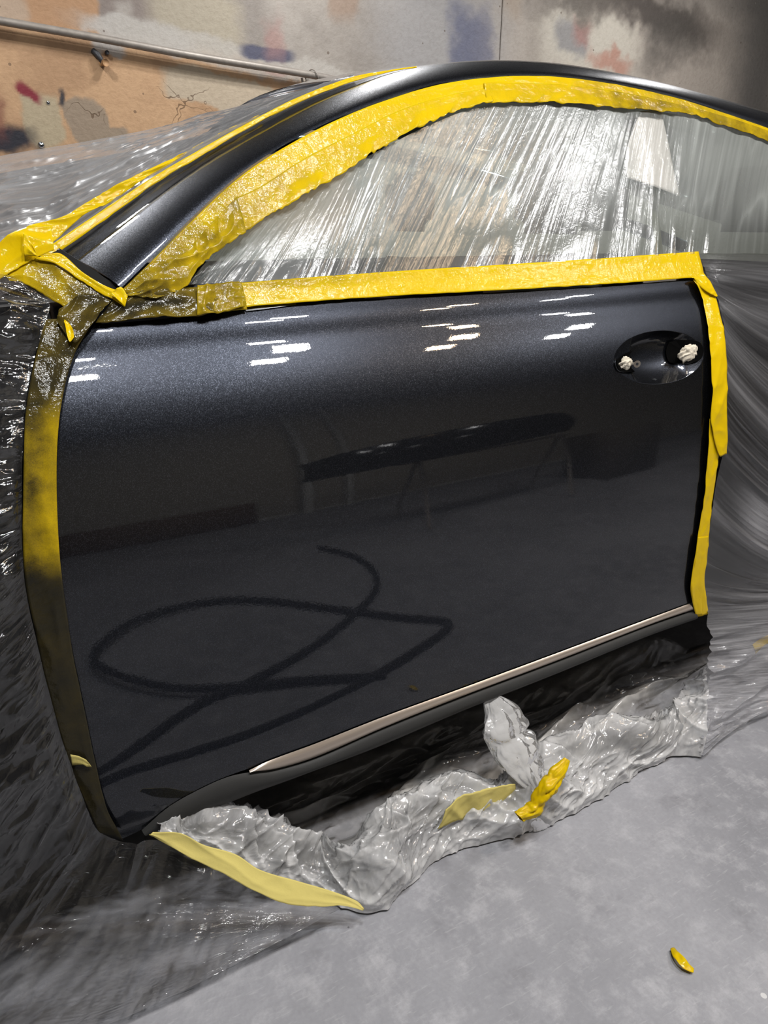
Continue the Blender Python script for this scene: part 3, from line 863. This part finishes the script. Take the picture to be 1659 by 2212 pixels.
# windscreen film, tented over the windscreen and bonnet
S_N = [(-870, 656), (-394, 640), (-120, 615), (-40, 590), (40, 560), (110, 545), (170, 505), (330, 398), (480, 306), (640, 222), (720, 191), (770, 176)]
S_F = [(-740, 470), (-480, 446), (-270, 404), (-120, 372), (-40, 346), (60, 326), (160, 310), (320, 280), (440, 250), (560, 222), (640, 206), (700, 192), (752, 178)]
nu, nv = 330, 120
N_, F_ = spl(S_N, nu), spl(S_F, nu)
V = np.linspace(0, 1, nv)[:, None]; U = np.linspace(0, 1, nu)[None] + 0 * V
PXg = N_[None] * (1 - V[..., None]) + F_[None] * V[..., None]
y0_ = lift(N_, -.045)[:, 1][None]
U = U * 1.8
Yd = y0_ * (1 - V) + np.interp(F_[:, 0], [-120, 775], [1.15, .6])[None] * V
P = aty(PXg, Yd)
def vl(f, uf, sl, sd, pw=5): return (1 - np.abs(2 * vn(V * f + U * sl, U * uf, sd) - 1)) ** pw
h = (.009 * vn(V * 4 + U * 2, U * 3, 3) + .004 * vl(9, 3, 2, 4) + .004 * vl(22, 6, 4, 5) + .0016 * vl(50, 14, 8, 6)) * sst(V, 0, .1) * (1 - sst(V, .9, 1))
Pf = folds(P, h)
film('windscreen_film', Pf, M_FILM_SCREEN, 'grey creased film draped over the windscreen and bonnet', .75 + .4 * vn(U * 5, V * 14, 3) + 1.0 * vl(9, 3, 2, 4) * vn(U * 8, V * 5, 9) + .7 * vl(22, 6, 4, 5) * vn(U * 9, V * 7, 8))
back = P - normals(P) * .035
cpart(patch('windscreen', back[:, ::4], M_BLACK))

# film under the sill: thin veil over the dark gap, then the bunched roll on the floor
V_T = [(430, 1750), (560, 1700), (700, 1650), (850, 1600), (1000, 1535), (1150, 1478), (1300, 1415), (1420, 1375), (1520, 1420)]
V_B = [(560, 1830), (690, 1872), (780, 1850), (900, 1790), (1020, 1740), (1150, 1700), (1290, 1650), (1420, 1610), (1510, 1560)]
nu, nv = 260, 70
V = np.linspace(0, 1, nv)[:, None]; U = np.linspace(0, 1, nu)[None] + 0 * V
PXg = ruled(V_T, V_B, nu, nv)
Pt = aty(PXg[0], np.full(nu, .16)); Pb = atz(PXg[-1], .012)
bl = V[..., None]
P = Pt[None] * (1 - bl) + Pb[None] * bl
P = P + np.array([0, .05, -.06]) * (np.sin(pi * V) * .8)[..., None]
h = .035 * ridge(U * 6 + V * 2, V * 2.5 + U, 3) + .018 * ridge(U * 14 - V * 3, V * 5, 5) + .008 * ridge(U * 30 + V * 6, V * 9, 6)
P = folds(P, h * np.sin(pi * V) ** .5)
P[..., 2] = np.maximum(P[..., 2], .004)
film('veil_film', P, M_FILM_VEIL, 'thin clear film hanging in the dark gap under the sill', (.25 + 1.3 * ridge(U * 6 + V * 2, V * 2.5 + U, 3) ** 1.5) * (.35 + 1.2 * sst(V, .2, 1)))

B_U = [(345, 1795), (430, 1762), (540, 1790), (620, 1815), (700, 1850), (780, 1812), (850, 1755), (920, 1695), (1000, 1672), (1080, 1688), (1150, 1640), (1250, 1600), (1330, 1560), (1400, 1555), (1470, 1520), (1530, 1440)]
B_L = [(340, 1800), (440, 1846), (560, 1895), (680, 1935), (786, 1964), (840, 1925), (900, 1885), (950, 1846), (1050, 1818), (1120, 1790), (1175, 1782), (1260, 1735), (1340, 1690), (1400, 1650), (1440, 1632), (1510, 1630)]
nu, nv = 460, 90
V = np.linspace(0, 1, nv)[:, None]; U = np.linspace(0, 1, nu)[None] + 0 * V
PXg = ruled(B_L, B_U, nu, nv)
Pl = atz(PXg[0], .004)
Pl_left = lift(PXg[0], .012, wing)
wl = sst(PXg[0][:, 0], 420, 760)[:, None]
Pl = Pl_left * (1 - wl) + Pl * wl
yb_ = Pl[:, 1] + .10
Pu = aty(PXg[-1], yb_)
bl = V[..., None]
P = Pl[None] * (1 - bl) + Pu[None] * bl
P = P + np.array([0, -.25, 1.0]) * (.035 * np.sin(pi * V) ** .8)[..., None]
tw = U * 9
h = .05 * vn(U * 9 + V * 2.5, V * 1.2 + U * 2, 2) + .030 * lines(12, 1.0, 3, 3) + .016 * (1 - np.abs(2 * vn(U * 26 + V * 5, V * 3, 5) - 1)) ** 4 + .009 * (1 - np.abs(2 * vn(U * 55 - V * 6, V * 6, 6) - 1)) ** 4 + .004 * (1 - np.abs(2 * vn(U * 100 + V * 9, V * 13, 8) - 1)) ** 4
env = np.sin(pi * np.clip(V, 0.02, .98)) ** .5
P = folds(P, (h - .03) * (.25 + .75 * env))
P[..., 2] = np.maximum(P[..., 2], .003)
cr1 = (1 - np.abs(2 * vn(U * 26 + V * 5, V * 3, 5) - 1)) ** 3
film('bunched_film', P, M_FILM_BUNCH, 'crumpled milky roll of clear film bunched on the floor along the sill', .45 + .5 * vn(U * 30, V * 6, 4) + .9 * cr1 + .5 * sst(V, .5, 0))

# loose upright twist of film
def bag(name, axis, mat, label, yd, cat, seed, flat=.35, hz=1.0, n=70, seg=60, amp=.30, group=None):
    ax = spl([(a[0], a[1]) for a in axis], n); wd_ = np.interp(np.linspace(0, 1, n), np.linspace(0, 1, len(axis)), [a[2] for a in axis])
    dirx = np.gradient(ax, axis=0); dirx /= np.linalg.norm(dirx, axis=1, keepdims=True)
    yv = np.interp(np.linspace(0, 1, n), np.linspace(0, 1, len(yd)), yd)
    C3 = aty(ax, yv)
    S3 = aty(ax + np.stack([-dirx[:, 1], dirx[:, 0]], -1) * wd_[:, None], yv) - C3
    rad = np.linalg.norm(S3, axis=1)
    g = np.linspace(0, 2 * pi, seg, endpoint=False)[None]
    T_ = np.linspace(0, 1, n)[:, None]
    cr_ = 1 - amp * ridge(g * 1.6 + T_ * 3 + 2, T_ * 5, seed) - amp * .5 * ridge(g * 4 + T_ * 6, T_ * 9 + 4, seed + 1)
    P = C3[:, None] + (np.cos(g) * cr_)[..., None] * S3[:, None] + (np.sin(g) * cr_ * flat)[..., None] * (np.array([0, -1.0, .2]) * rad[:, None])[:, None]
    P[..., 2] = np.maximum(P[..., 2], .003)
    return P
P = bag('film_twist', [(1062, 1512, 22), (1082, 1545, 46), (1100, 1590, 58), (1125, 1635, 56), (1150, 1680, 50), (1165, 1712, 34), (1158, 1736, 14), (1158, 1760, 18), (1168, 1784, 34)], None, '', [-.02, -.05, -.09, -.13, -.14], '', 4)
o = patch('film_twist', P, M_FILM_TWIST, attr={'haze': np.full(P.shape[:2], 1.15)}, wrap=True)
tag(o, 'upright twist of clear film standing out of the bunched roll', 'plastic sheet', 'masking films on the car')

# ------------------------------------------------------------------ masking tape
TG = 'strips of masking tape'
def tape(label, upper, lower, off, spray=0.0, wr=.0, nu=90, nv=14, seed=1, name='masking_tape', mat=None, pleat=0.0, surf=skin, jag=1.2, flen=30, pos3=None):
    PXg = ruled(lower, upper, nu, nv)
    V = np.linspace(0, 1, nv)[:, None]; U = np.linspace(0, 1, nu)[None] + 0 * V
    if jag:
        PXg[0, :, 1] += jag * (vn(np.arange(nu) * .35, 0, seed) - .5) * 2
    P = lift(PXg, off, surf) if pos3 is None else pos3(PXg)
    L = np.linalg.norm(np.diff(P[nv // 2], axis=0), axis=1).sum()
    f = L * flen
    h = wr * (ridge(U * f + V * .9, V * 1.1, seed) * .65 + ridge(U * f * 2.3 - V * .6, V * 2, seed + 5) * .35)
    if pleat:
        h = h * .35 + pleat * (1 - sst(V, .0, .62)) * (1 - np.abs(2 * vn(U * f * .8 - V * .8, V * .3, seed + 9) - 1)) ** 3
    P = folds(P, h)
    P[..., 2] = np.maximum(P[..., 2], .002)
    sp = np.full(P.shape[:2], float(spray)) if not callable(spray) else spray(PXg[..., 0], PXg[..., 1], U, V)
    o = patch(name, P, mat or M_TAPE, attr={'spray': np.clip(sp, 0, 1)}, thick=.0007)
    return tag(o, label, 'masking tape', TG)

# windscreen side of the pillar
def behind(k):
    def f(PXg):
        Y = lift(PXg, -.05)[..., 1] + k
        return aty(PXg, Y)
    return f
tape('wide loose yellow tape lifting off the film along the windscreen', [(-40, 560), (20, 515), (70, 487), (130, 472), (200, 430), (260, 398), (330, 363), (400, 330), (480, 287), (560, 250)],
     [(40, 590), (80, 552), (112, 528), (150, 492), (190, 462), (240, 436), (300, 397), (380, 350), (460, 307), (560, 257)], 0, lambda x, y, U, V: .0 * U, .006, 120, 14, 3, pos3=behind(.03))
tape('thin yellow tape edging the windscreen pillar', [(78, 552), (150, 502), (240, 442), (330, 383), (420, 330), (520, 274), (640, 212), (760, 167), (850, 150), (900, 143)],
     [(104, 562), (160, 522), (240, 466), (330, 400), (420, 346), (520, 287), (640, 224), (760, 178), (850, 154), (900, 146)], 0, 0.0, .001, 120, 6, 4, pos3=behind(-.004))
# arc over the side window
ARC_IN = [(258, 632), (330, 562), (420, 472), (520, 381), (620, 315), (740, 254), (860, 208), (960, 181), (1080, 166), (1200, 166), (1320, 181), (1450, 209), (1560, 243), (1680, 285), (1780, 325), (2000, 428), (2240, 560)]
ARC_MID = [(330, 640), (400, 560), (470, 490), (560, 412), (650, 355), (760, 298), (870, 245), (970, 212), (1080, 198), (1200, 200), (1320, 212), (1450, 232), (1560, 262), (1680, 302), (1780, 342), (2000, 442), (2240, 572)]
def arcspray(x, y, U, V):
    return np.clip(.95 - (x - 270) / 420, .03, .85) * .75 + .28 * sst(x, 1180, 1330) * (1 - .5 * sst(x, 1480, 1600))
tape('long yellow tape following the roof rail over the side window', ARC_IN, ARC_MID, .009, arcspray, .0012, 220, 14, 6, flen=10)
tape('second wrinkled yellow tape along the inside of the window arc', [(505, 430), (560, 405), (650, 347), (760, 290), (870, 236), (970, 206), (1060, 190)],
     [(520, 508), (575, 470), (660, 422), (740, 375), (820, 322), (900, 278), (1000, 236), (1062, 221)], .0125, lambda x, y, U, V: .10 + .25 * sst(x, 700, 520), .004, 220, 22, 12, jag=3.5, flen=30, pleat=.006)
tape('yellow tape with a paint haze above the rear of the side window', [(1045, 178), (1120, 180), (1200, 182), (1320, 196), (1450, 222), (1560, 250), (1680, 290), (1780, 330)],
     [(1050, 224), (1120, 221), (1200, 222), (1320, 233), (1420, 240), (1500, 250), (1560, 270), (1680, 312), (1780, 350)], .0125, lambda x, y, U, V: .12 + .38 * sst(x, 1200, 1350), .003, 170, 20, 15, jag=3, flen=22, pleat=.004)
tape('crinkled paint-speckled tape at the lower front corner of the side window', [(270, 640), (330, 600), (400, 545), (455, 485), (510, 430)],
     [(330, 648), (400, 622), (425, 585), (470, 545), (530, 505)], .0135, lambda x, y, U, V: .38 + .28 * sst(x, 420, 290) + .2 * vn(U * 9, V * 4, 5), .011, 90, 30, 21, jag=3, flen=18)
# belt line
tape('straight yellow tape along the belt line below the side window', [(505, 612), (700, 597), (900, 583), (1100, 571), (1300, 558), (1509, 543)],
     [(520, 664), (700, 649), (900, 636), (1100, 626), (1300, 614), (1522, 598)], .008, lambda x, y, U, V: .28 * sst(V, .45, .8) * sst(x, 1000, 560) + .1 * sst(x, 700, 530), .0010, 160, 16, 23, jag=.6, flen=10)
tape('paint-blackened tape along the front end of the belt line', [(250, 645), (330, 628), (420, 621), (520, 612)],
     [(206, 700), (330, 690), (430, 683), (534, 668)], .009, lambda x, y, U, V: .86 + .13 * np.exp(-((V - .5) / .25) ** 2) * sst(x, 460, 380) - .25 * sst(x, 440, 500), .009, 80, 18, 27, flen=16)
tape('short crumpled tape lapping onto the clean belt tape', [(425, 620), (470, 614), (516, 608)], [(425, 684), (470, 678), (528, 664)], .0125, .62, .009, 40, 16, 31, flen=30)
# rear edge of the door
tape('long lower yellow tape down the rear edge of the door', [(1566, 905), (1556, 960), (1549, 1000), (1543, 1050), (1537, 1090), (1530, 1160), (1526, 1205), (1520, 1250), (1526, 1295), (1531, 1324)],
     [(1533, 905), (1528, 970), (1521, 1060), (1510, 1140), (1499, 1215), (1492, 1268), (1495, 1298), (1503, 1330)], .007, 0.0, .0035, 90, 12, 35, flen=16, jag=.5)
tape('short yellow tape end folded over the sill at the door corner', [(1530, 1158), (1526, 1205), (1520, 1250), (1526, 1297), (1531, 1326)],
     [(1507, 1160), (1498, 1218), (1492, 1268), (1496, 1300), (1504, 1333)], .0085, 0.0, .002, 50, 10, 37, flen=10, jag=.5)
tape('upper yellow tape curving down past the handle recess', [(1512, 590), (1540, 630), (1556, 690), (1567, 760), (1570, 850), (1569, 920), (1567, 980)],
     [(1496, 606), (1514, 640), (1526, 690), (1534, 760), (1537, 850), (1535, 920), (1552, 986)], .010, 0.0, .005, 110, 12, 41, flen=14, jag=.5)
tape('folded yellow tape flap at the rear top corner of the door', [(1492, 600), (1520, 594), (1550, 640)], [(1500, 606), (1522, 630), (1546, 642)], .014, 0.0, .006, 30, 10, 43, flen=25)
# front edge of the door
L_R = [(205, 690), (165, 757), (142, 830), (129, 900), (123, 980), (123, 1080), (129, 1200), (141, 1300), (159, 1420), (182, 1530), (207, 1650), (231, 1745), (266, 1812)]
L_L = [(98, 690), (80, 760), (65, 830), (55, 900), (52, 980), (50, 1080), (49, 1160), (52, 1230), (60, 1290), (74, 1350), (90, 1430), (107, 1500), (132, 1590), (162, 1680), (215, 1802)]
def lspray(x, y, U, V):
    ye = sst(y, 820, 980) * (1 - sst(y, 1180, 1260))
    return .985 - .43 * ye * (.55 + .45 * sst(V, .8, .3)) - .06 * (1 - sst(y, 760, 840))
tape('long dark oversprayed tape down the front edge of the door', L_L, L_R, .010, lspray, .0035, 170, 16, 47, flen=8)
tape('torn pale tape corner on the dark tape low on the door', [(152, 1628), (170, 1632), (186, 1640)], [(156, 1654), (172, 1650), (198, 1655)], .016, .25, .003, 16, 6, 50, mat=M_TAPE_PALE)
# around the mirror base
tape('large clean yellow tape piece at the bonnet edge left of the pillar', [(-60, 585), (-10, 535), (40, 500), (110, 490)], [(-30, 630), (20, 595), (70, 566), (118, 545)], .010, .0, .010, 60, 20, 53, flen=12)
tape('olive oversprayed tape across the wing below the pillar foot', [(0, 590), (75, 553), (150, 590), (235, 645)], [(20, 606), (50, 612), (115, 650), (180, 690)], .0125, lambda x, y, U, V: .18 + .50 * sst(x, 40, 110) + .22 * sst(x, 130, 200), .004, 80, 20, 55, flen=12)
tape('bright yellow tape along the foot of the pillar', [(95, 552), (130, 548), (180, 590), (225, 617), (262, 632), (276, 640)], [(75, 560), (120, 572), (175, 606), (215, 632), (252, 652), (268, 662)], .016, 0.05, .003, 60, 10, 58, flen=12)
tape('curled yellow tape tip at the pillar foot corner', [(248, 628), (262, 622), (276, 640)], [(236, 640), (262, 655), (270, 662)], .021, 0.0, .006, 24, 10, 61, flen=40)
tape('crumpled black-painted tape knot at the front top corner of the door', [(128, 672), (170, 640), (215, 640), (240, 652)], [(122, 695), (160, 740), (190, 712), (206, 694)], .018, .93, .014, 50, 30, 64, flen=18)
tape('small yellow folded tape flap hanging below the black knot', [(138, 690), (150, 700), (158, 716)], [(140, 700), (150, 740), (160, 730)], .022, .0, .004, 16, 10, 66, flen=30)
tape('upturned yellow tape fin at the windscreen corner', [(50, 503), (60, 512), (76, 545)], [(52, 552), (62, 553), (80, 556)], .024, .0, .006, 16, 12, 68, flen=30)
# on the film at the floor
tape('long pale tape strip along the film hem by the front of the sill', [(330, 1797), (390, 1799), (440, 1824), (510, 1846), (560, 1878), (640, 1902), (720, 1926), (770, 1946), (786, 1962)],
     [(322, 1803), (370, 1830), (430, 1862), (490, 1891), (550, 1925), (620, 1952), (690, 1958), (740, 1957), (784, 1967)], .045, 0, .003, 110, 16, 71, mat=M_TAPE_PALE, surf=wing, flen=8)
def onroll(PXg):
    return aty(PXg, np.full(PXg.shape[:2], -.155))
tape('faded yellow tape showing inside the bunched film', [(960, 1745), (1000, 1715), (1060, 1700), (1110, 1690)], [(945, 1790), (1000, 1765), (1060, 1742), (1112, 1715)], 0, 0, .006, 50, 12, 73, mat=M_TAPE_PALE, pos3=lambda g: aty(g, np.full(g.shape[:2], -.10)))
P = bag('tape_twist', [(1226, 1640, 6), (1212, 1662, 14), (1192, 1688, 17), (1172, 1716, 16), (1152, 1745, 15), (1122, 1766, 12)], None, '', [-.16, -.17, -.17], '', 9, .8, amp=.35, n=60, seg=40)
o = patch('masking_tape', P, M_TAPE, attr={'spray': np.zeros(P.shape[:2])}, wrap=True)
tag(o, 'twisted bright yellow tape tying the bunched film', 'masking tape', TG)
tape('sliver of yellow tape under the rear film at the picture edge', [(1625, 1392), (1650, 1375), (1700, 1360)], [(1632, 1412), (1655, 1392), (1700, 1382)], .0, .1, .003, 20, 8, 75, surf=quarter)
# scrap on the floor
def onfloor(PXg):
    P = atz(PXg, .0)
    n_ = P.shape[1]
    P[..., 2] = .003 + .006 * np.sin(np.linspace(0, 3.0, n_))[None] + .004 * vn(np.linspace(0, 5, n_)[None], np.linspace(0, 2, P.shape[0])[:, None], 3)
    return P
o = tape('torn scrap of yellow tape lying on the concrete floor', [(1456, 2052), (1468, 2072), (1484, 2090), (1497, 2098)], [(1447, 2056), (1454, 2078), (1470, 2098), (1496, 2108)], 0, lambda x, y, U, V: .3 * (1 - sst(U, .1, .3)), .002, 30, 8, 77, pos3=onfloor, flen=40)
del o['group']

# paper under the window film
P = lift(coons([(1354, 384), (1400, 398), (1469, 424)], [(1384, 240), (1405, 238), (1428, 236)], [(1354, 384), (1352, 330), (1364, 290), (1384, 240)], [(1469, 424), (1456, 370), (1446, 320), (1428, 236)], 24, 24), -.004)
tag(patch('paper_sheet', P, M_PAPER, thick=.0005), 'white paper slip hanging under the film near the rear of the window', 'paper')

# ------------------------------------------------------------------ back wall fittings
def wp3(x, y, out=0.0): return aty(np.array([[x, y]], float), WALL_Y - out)[0]
pp = np.array([wp3(x, y, .045) for x, y in ((-900, -110), (-400, -26), (0, 45), (200, 80), (420, 121), (660, 160), (760, 178), (1000, 216))])
pipe = tube('wall_pipe', pp, .0165, M_STEEL, None, 16, 60)
tag(pipe, 'weathered grey steel pipe running along the painted wall', 'pipe')
hk = empty('wire_hook', tuple(wp3(660, 170, .03)))
tag(hk, 'thin bent wire hook looped over the wall pipe', 'hook')
hc = wp3(663, 162, .045)
loop = np.array([hc + np.array([.008 * k, .026 * cos(a_), .026 * sin(a_)]) for k, a_ in enumerate(np.linspace(-.6, 4.6, 9))])
lo_ = tube('wire_loop', loop - np.array(hk.location), .003, M_STEEL, hk, 8, 30)
tl = np.array([wp3(652, 168, .03), wp3(655, 185, .02), wp3(660, 203, .006)])
tube('wire_tail', tl - np.array(hk.location), .006, M_STEEL, hk, 8, 12)
def dome(name, x, y, r, label):
    q = wp3(x, y, .0)
    g = np.linspace(0, 2 * pi, 28, endpoint=False)
    P = np.array([[(q[0] + r * s_ * cos(a_), q[1] - r * .6 * (1 - s_ ** 2) ** .5 - .001, q[2] + r * s_ * sin(a_)) for a_ in g] for s_ in (.02, .3, .55, .8, .95, 1.0)])
    o = patch(name, P, M_CHROME, wrap=True)
    return tag(o, label, 'bolt', 'dome headed bolts in the wall')
dome('dome_bolt', 89, 313, .014, 'larger steel dome bolt beside the black paint patch')
dome('dome_bolt', 104, 222, .008, 'smaller steel dome bolt below the red paint smear')
q = wp3(217, 128, 0)
br = empty('wall_bracket', tuple(q))
tag(br, 'small black painted broken bracket on the tan wall', 'bracket')
M_BRK = simple('bracket_paint', (.03, .03, .035), .5, 0, 80, .5)
tb = tube('bracket_arm', np.array([(-.028, -.006, .03), (-.012, -.022, .012), (.0, -.03, -.01), (.008, -.02, -.03)]), np.array([.012, .013, .011, .008]), M_BRK, br, 10)
tube('bracket_stub', np.array([(.004, -.004, -.016), (.014, -.05, -.020)]), .015, simple('bracket_tan', srgb(178, 138, 98), .6), br, 12)
tube('bracket_knob', np.array([(.03, -.002, .026), (.03, -.02, .026)]), .009, M_BRK, br, 10)

# ------------------------------------------------------------------ things on the open floor that the door mirrors
HOSE = [(1.036, -1.94), (1.114, -1.71), (1.109, -1.465), (1.045, -1.285), (.929, -1.144), (.664, -.932), (.42, -.80), (.238, -.737), (.117, -.648), (.006, -.545),
        (-.06, -.48), (-.04, -.45), (.041, -.475), (.166, -.479), (.338, -.494), (.542, -.552), (.818, -.66), (1.019, -.749), (1.09, -.80), (1.08, -.84), (.996, -.935), (.831, -1.135), (.588, -1.405),
        (.371, -1.503), (.139, -1.441), (.012, -1.286), (-.021, -1.173), (.01, -1.07), (.095, -.943), (.212, -.830), (.359, -.765), (.526, -.71), (.701, -.625), (.75, -.60)]
HP = spl(HOSE, 300)
hz_ = np.full(300, .011)
hz_[40:75] += .0; hz_[200:300] += .018 * np.sin(np.linspace(0, pi, 100)) ** 2
tag(tube('air_hose', np.c_[HP, hz_ + .0015], .012, M_TYRE, None, 10), 'black rubber air hose looped on the open floor, mirrored in the door', 'hose')

# bumper on trestles in front of the opposite wall
M_BUMP = simple('bumper_paint', (.015, .015, .018), .15)
bs = empty('bumper_stand', (2.0, -1.95, 0))
tag(bs, 'tubular steel stand carrying a car bumper opposite the door', 'stand')
for x in (1.62, 2.62):
    tube('leg', np.array([(x - 2.0, .10, 0.012), (x - 2.0, -.02, .70)]), .012, M_STEEL, bs, 8)
    tube('leg', np.array([(x - 2.0, -.30, 0.012), (x - 2.0, -.06, .70)]), .012, M_STEEL, bs, 8)
tube('crossbar', np.array([(-.5, -.04, .70), (.75, -.04, .70)]), .014, M_STEEL, bs, 8)
nu, nv = 60, 20
uu = np.linspace(-1, 1, nu)[None]; vv = np.linspace(0, 1, nv)[:, None]
bx_ = 2.0 + .92 * np.sin(uu * 1.35) / np.sin(1.35) + 0 * vv
by_ = -2.25 + .38 * np.cos(uu * 1.35) - .16 * np.abs(uu) ** 4 + .07 * np.sin(vv * pi)
bz_ = .72 + (.40 - .10 * uu ** 2) * vv + .05 * uu
tag(patch('car_bumper', np.stack([bx_, by_, bz_], -1), M_BUMP, thick=.004), 'glossy black car bumper resting on the tubular stand', 'car part')
M_CARD = simple('cardboard', srgb(96, 90, 82), .8)
cb = empty('cardboard_box', (3.3, -2.2, 0)); tag(cb, 'tall cardboard box on the floor beside the bumper stand', 'box')
box_mesh('carton', (-.25, -.22, .001), (.25, .22, .62), M_CARD, cb, .006, 1)
box_mesh('packing_tape', (-.252, -.03, .60), (.252, .03, .6225), simple('packing_tape_brown', srgb(120, 96, 60), .3), cb)

# fittings on the opposite wall, mirrored in the door
o = box_mesh('baseboard_front', (X0, Y0, 0), (X1, Y0 + .015, .05), simple('kerb_paint', (.62, .61, .58), .6), None, .003, 1); o['kind'] = 'structure'
o['label'] = 'pale kerb strip at the foot of the opposite wall'
M_POST = simple('pale_post_paint', (.6, .6, .58), .5)
tag(tube('wall_post', np.array([(1.50, Y0 + .06, 0), (1.50, Y0 + .06, CEIL - .01)]), .045, M_POST, None, 14), 'thicker pale vertical pipe on the opposite wall', 'pipe')
tag(tube('wall_post', np.array([(1.85, Y0 + .04, 0), (1.85, Y0 + .04, CEIL - .01)]), .03, M_POST, None, 14), 'thinner pale vertical pipe nearer the bumper on the opposite wall', 'pipe')
bd = box_mesh('brown_wall_band', (-.55, -.009, 0), (1.0, .009, .42), simple('band_brown', srgb(104, 78, 56), .7), None, .003, 1)  # added board, stands in for the brown band low on the wall
bd.location = (0.1, Y0 + .07, .002); bd.rotation_euler = (.08, 0, 0)
tag(bd, 'brown board standing in for the brown band low on the opposite wall', 'board')
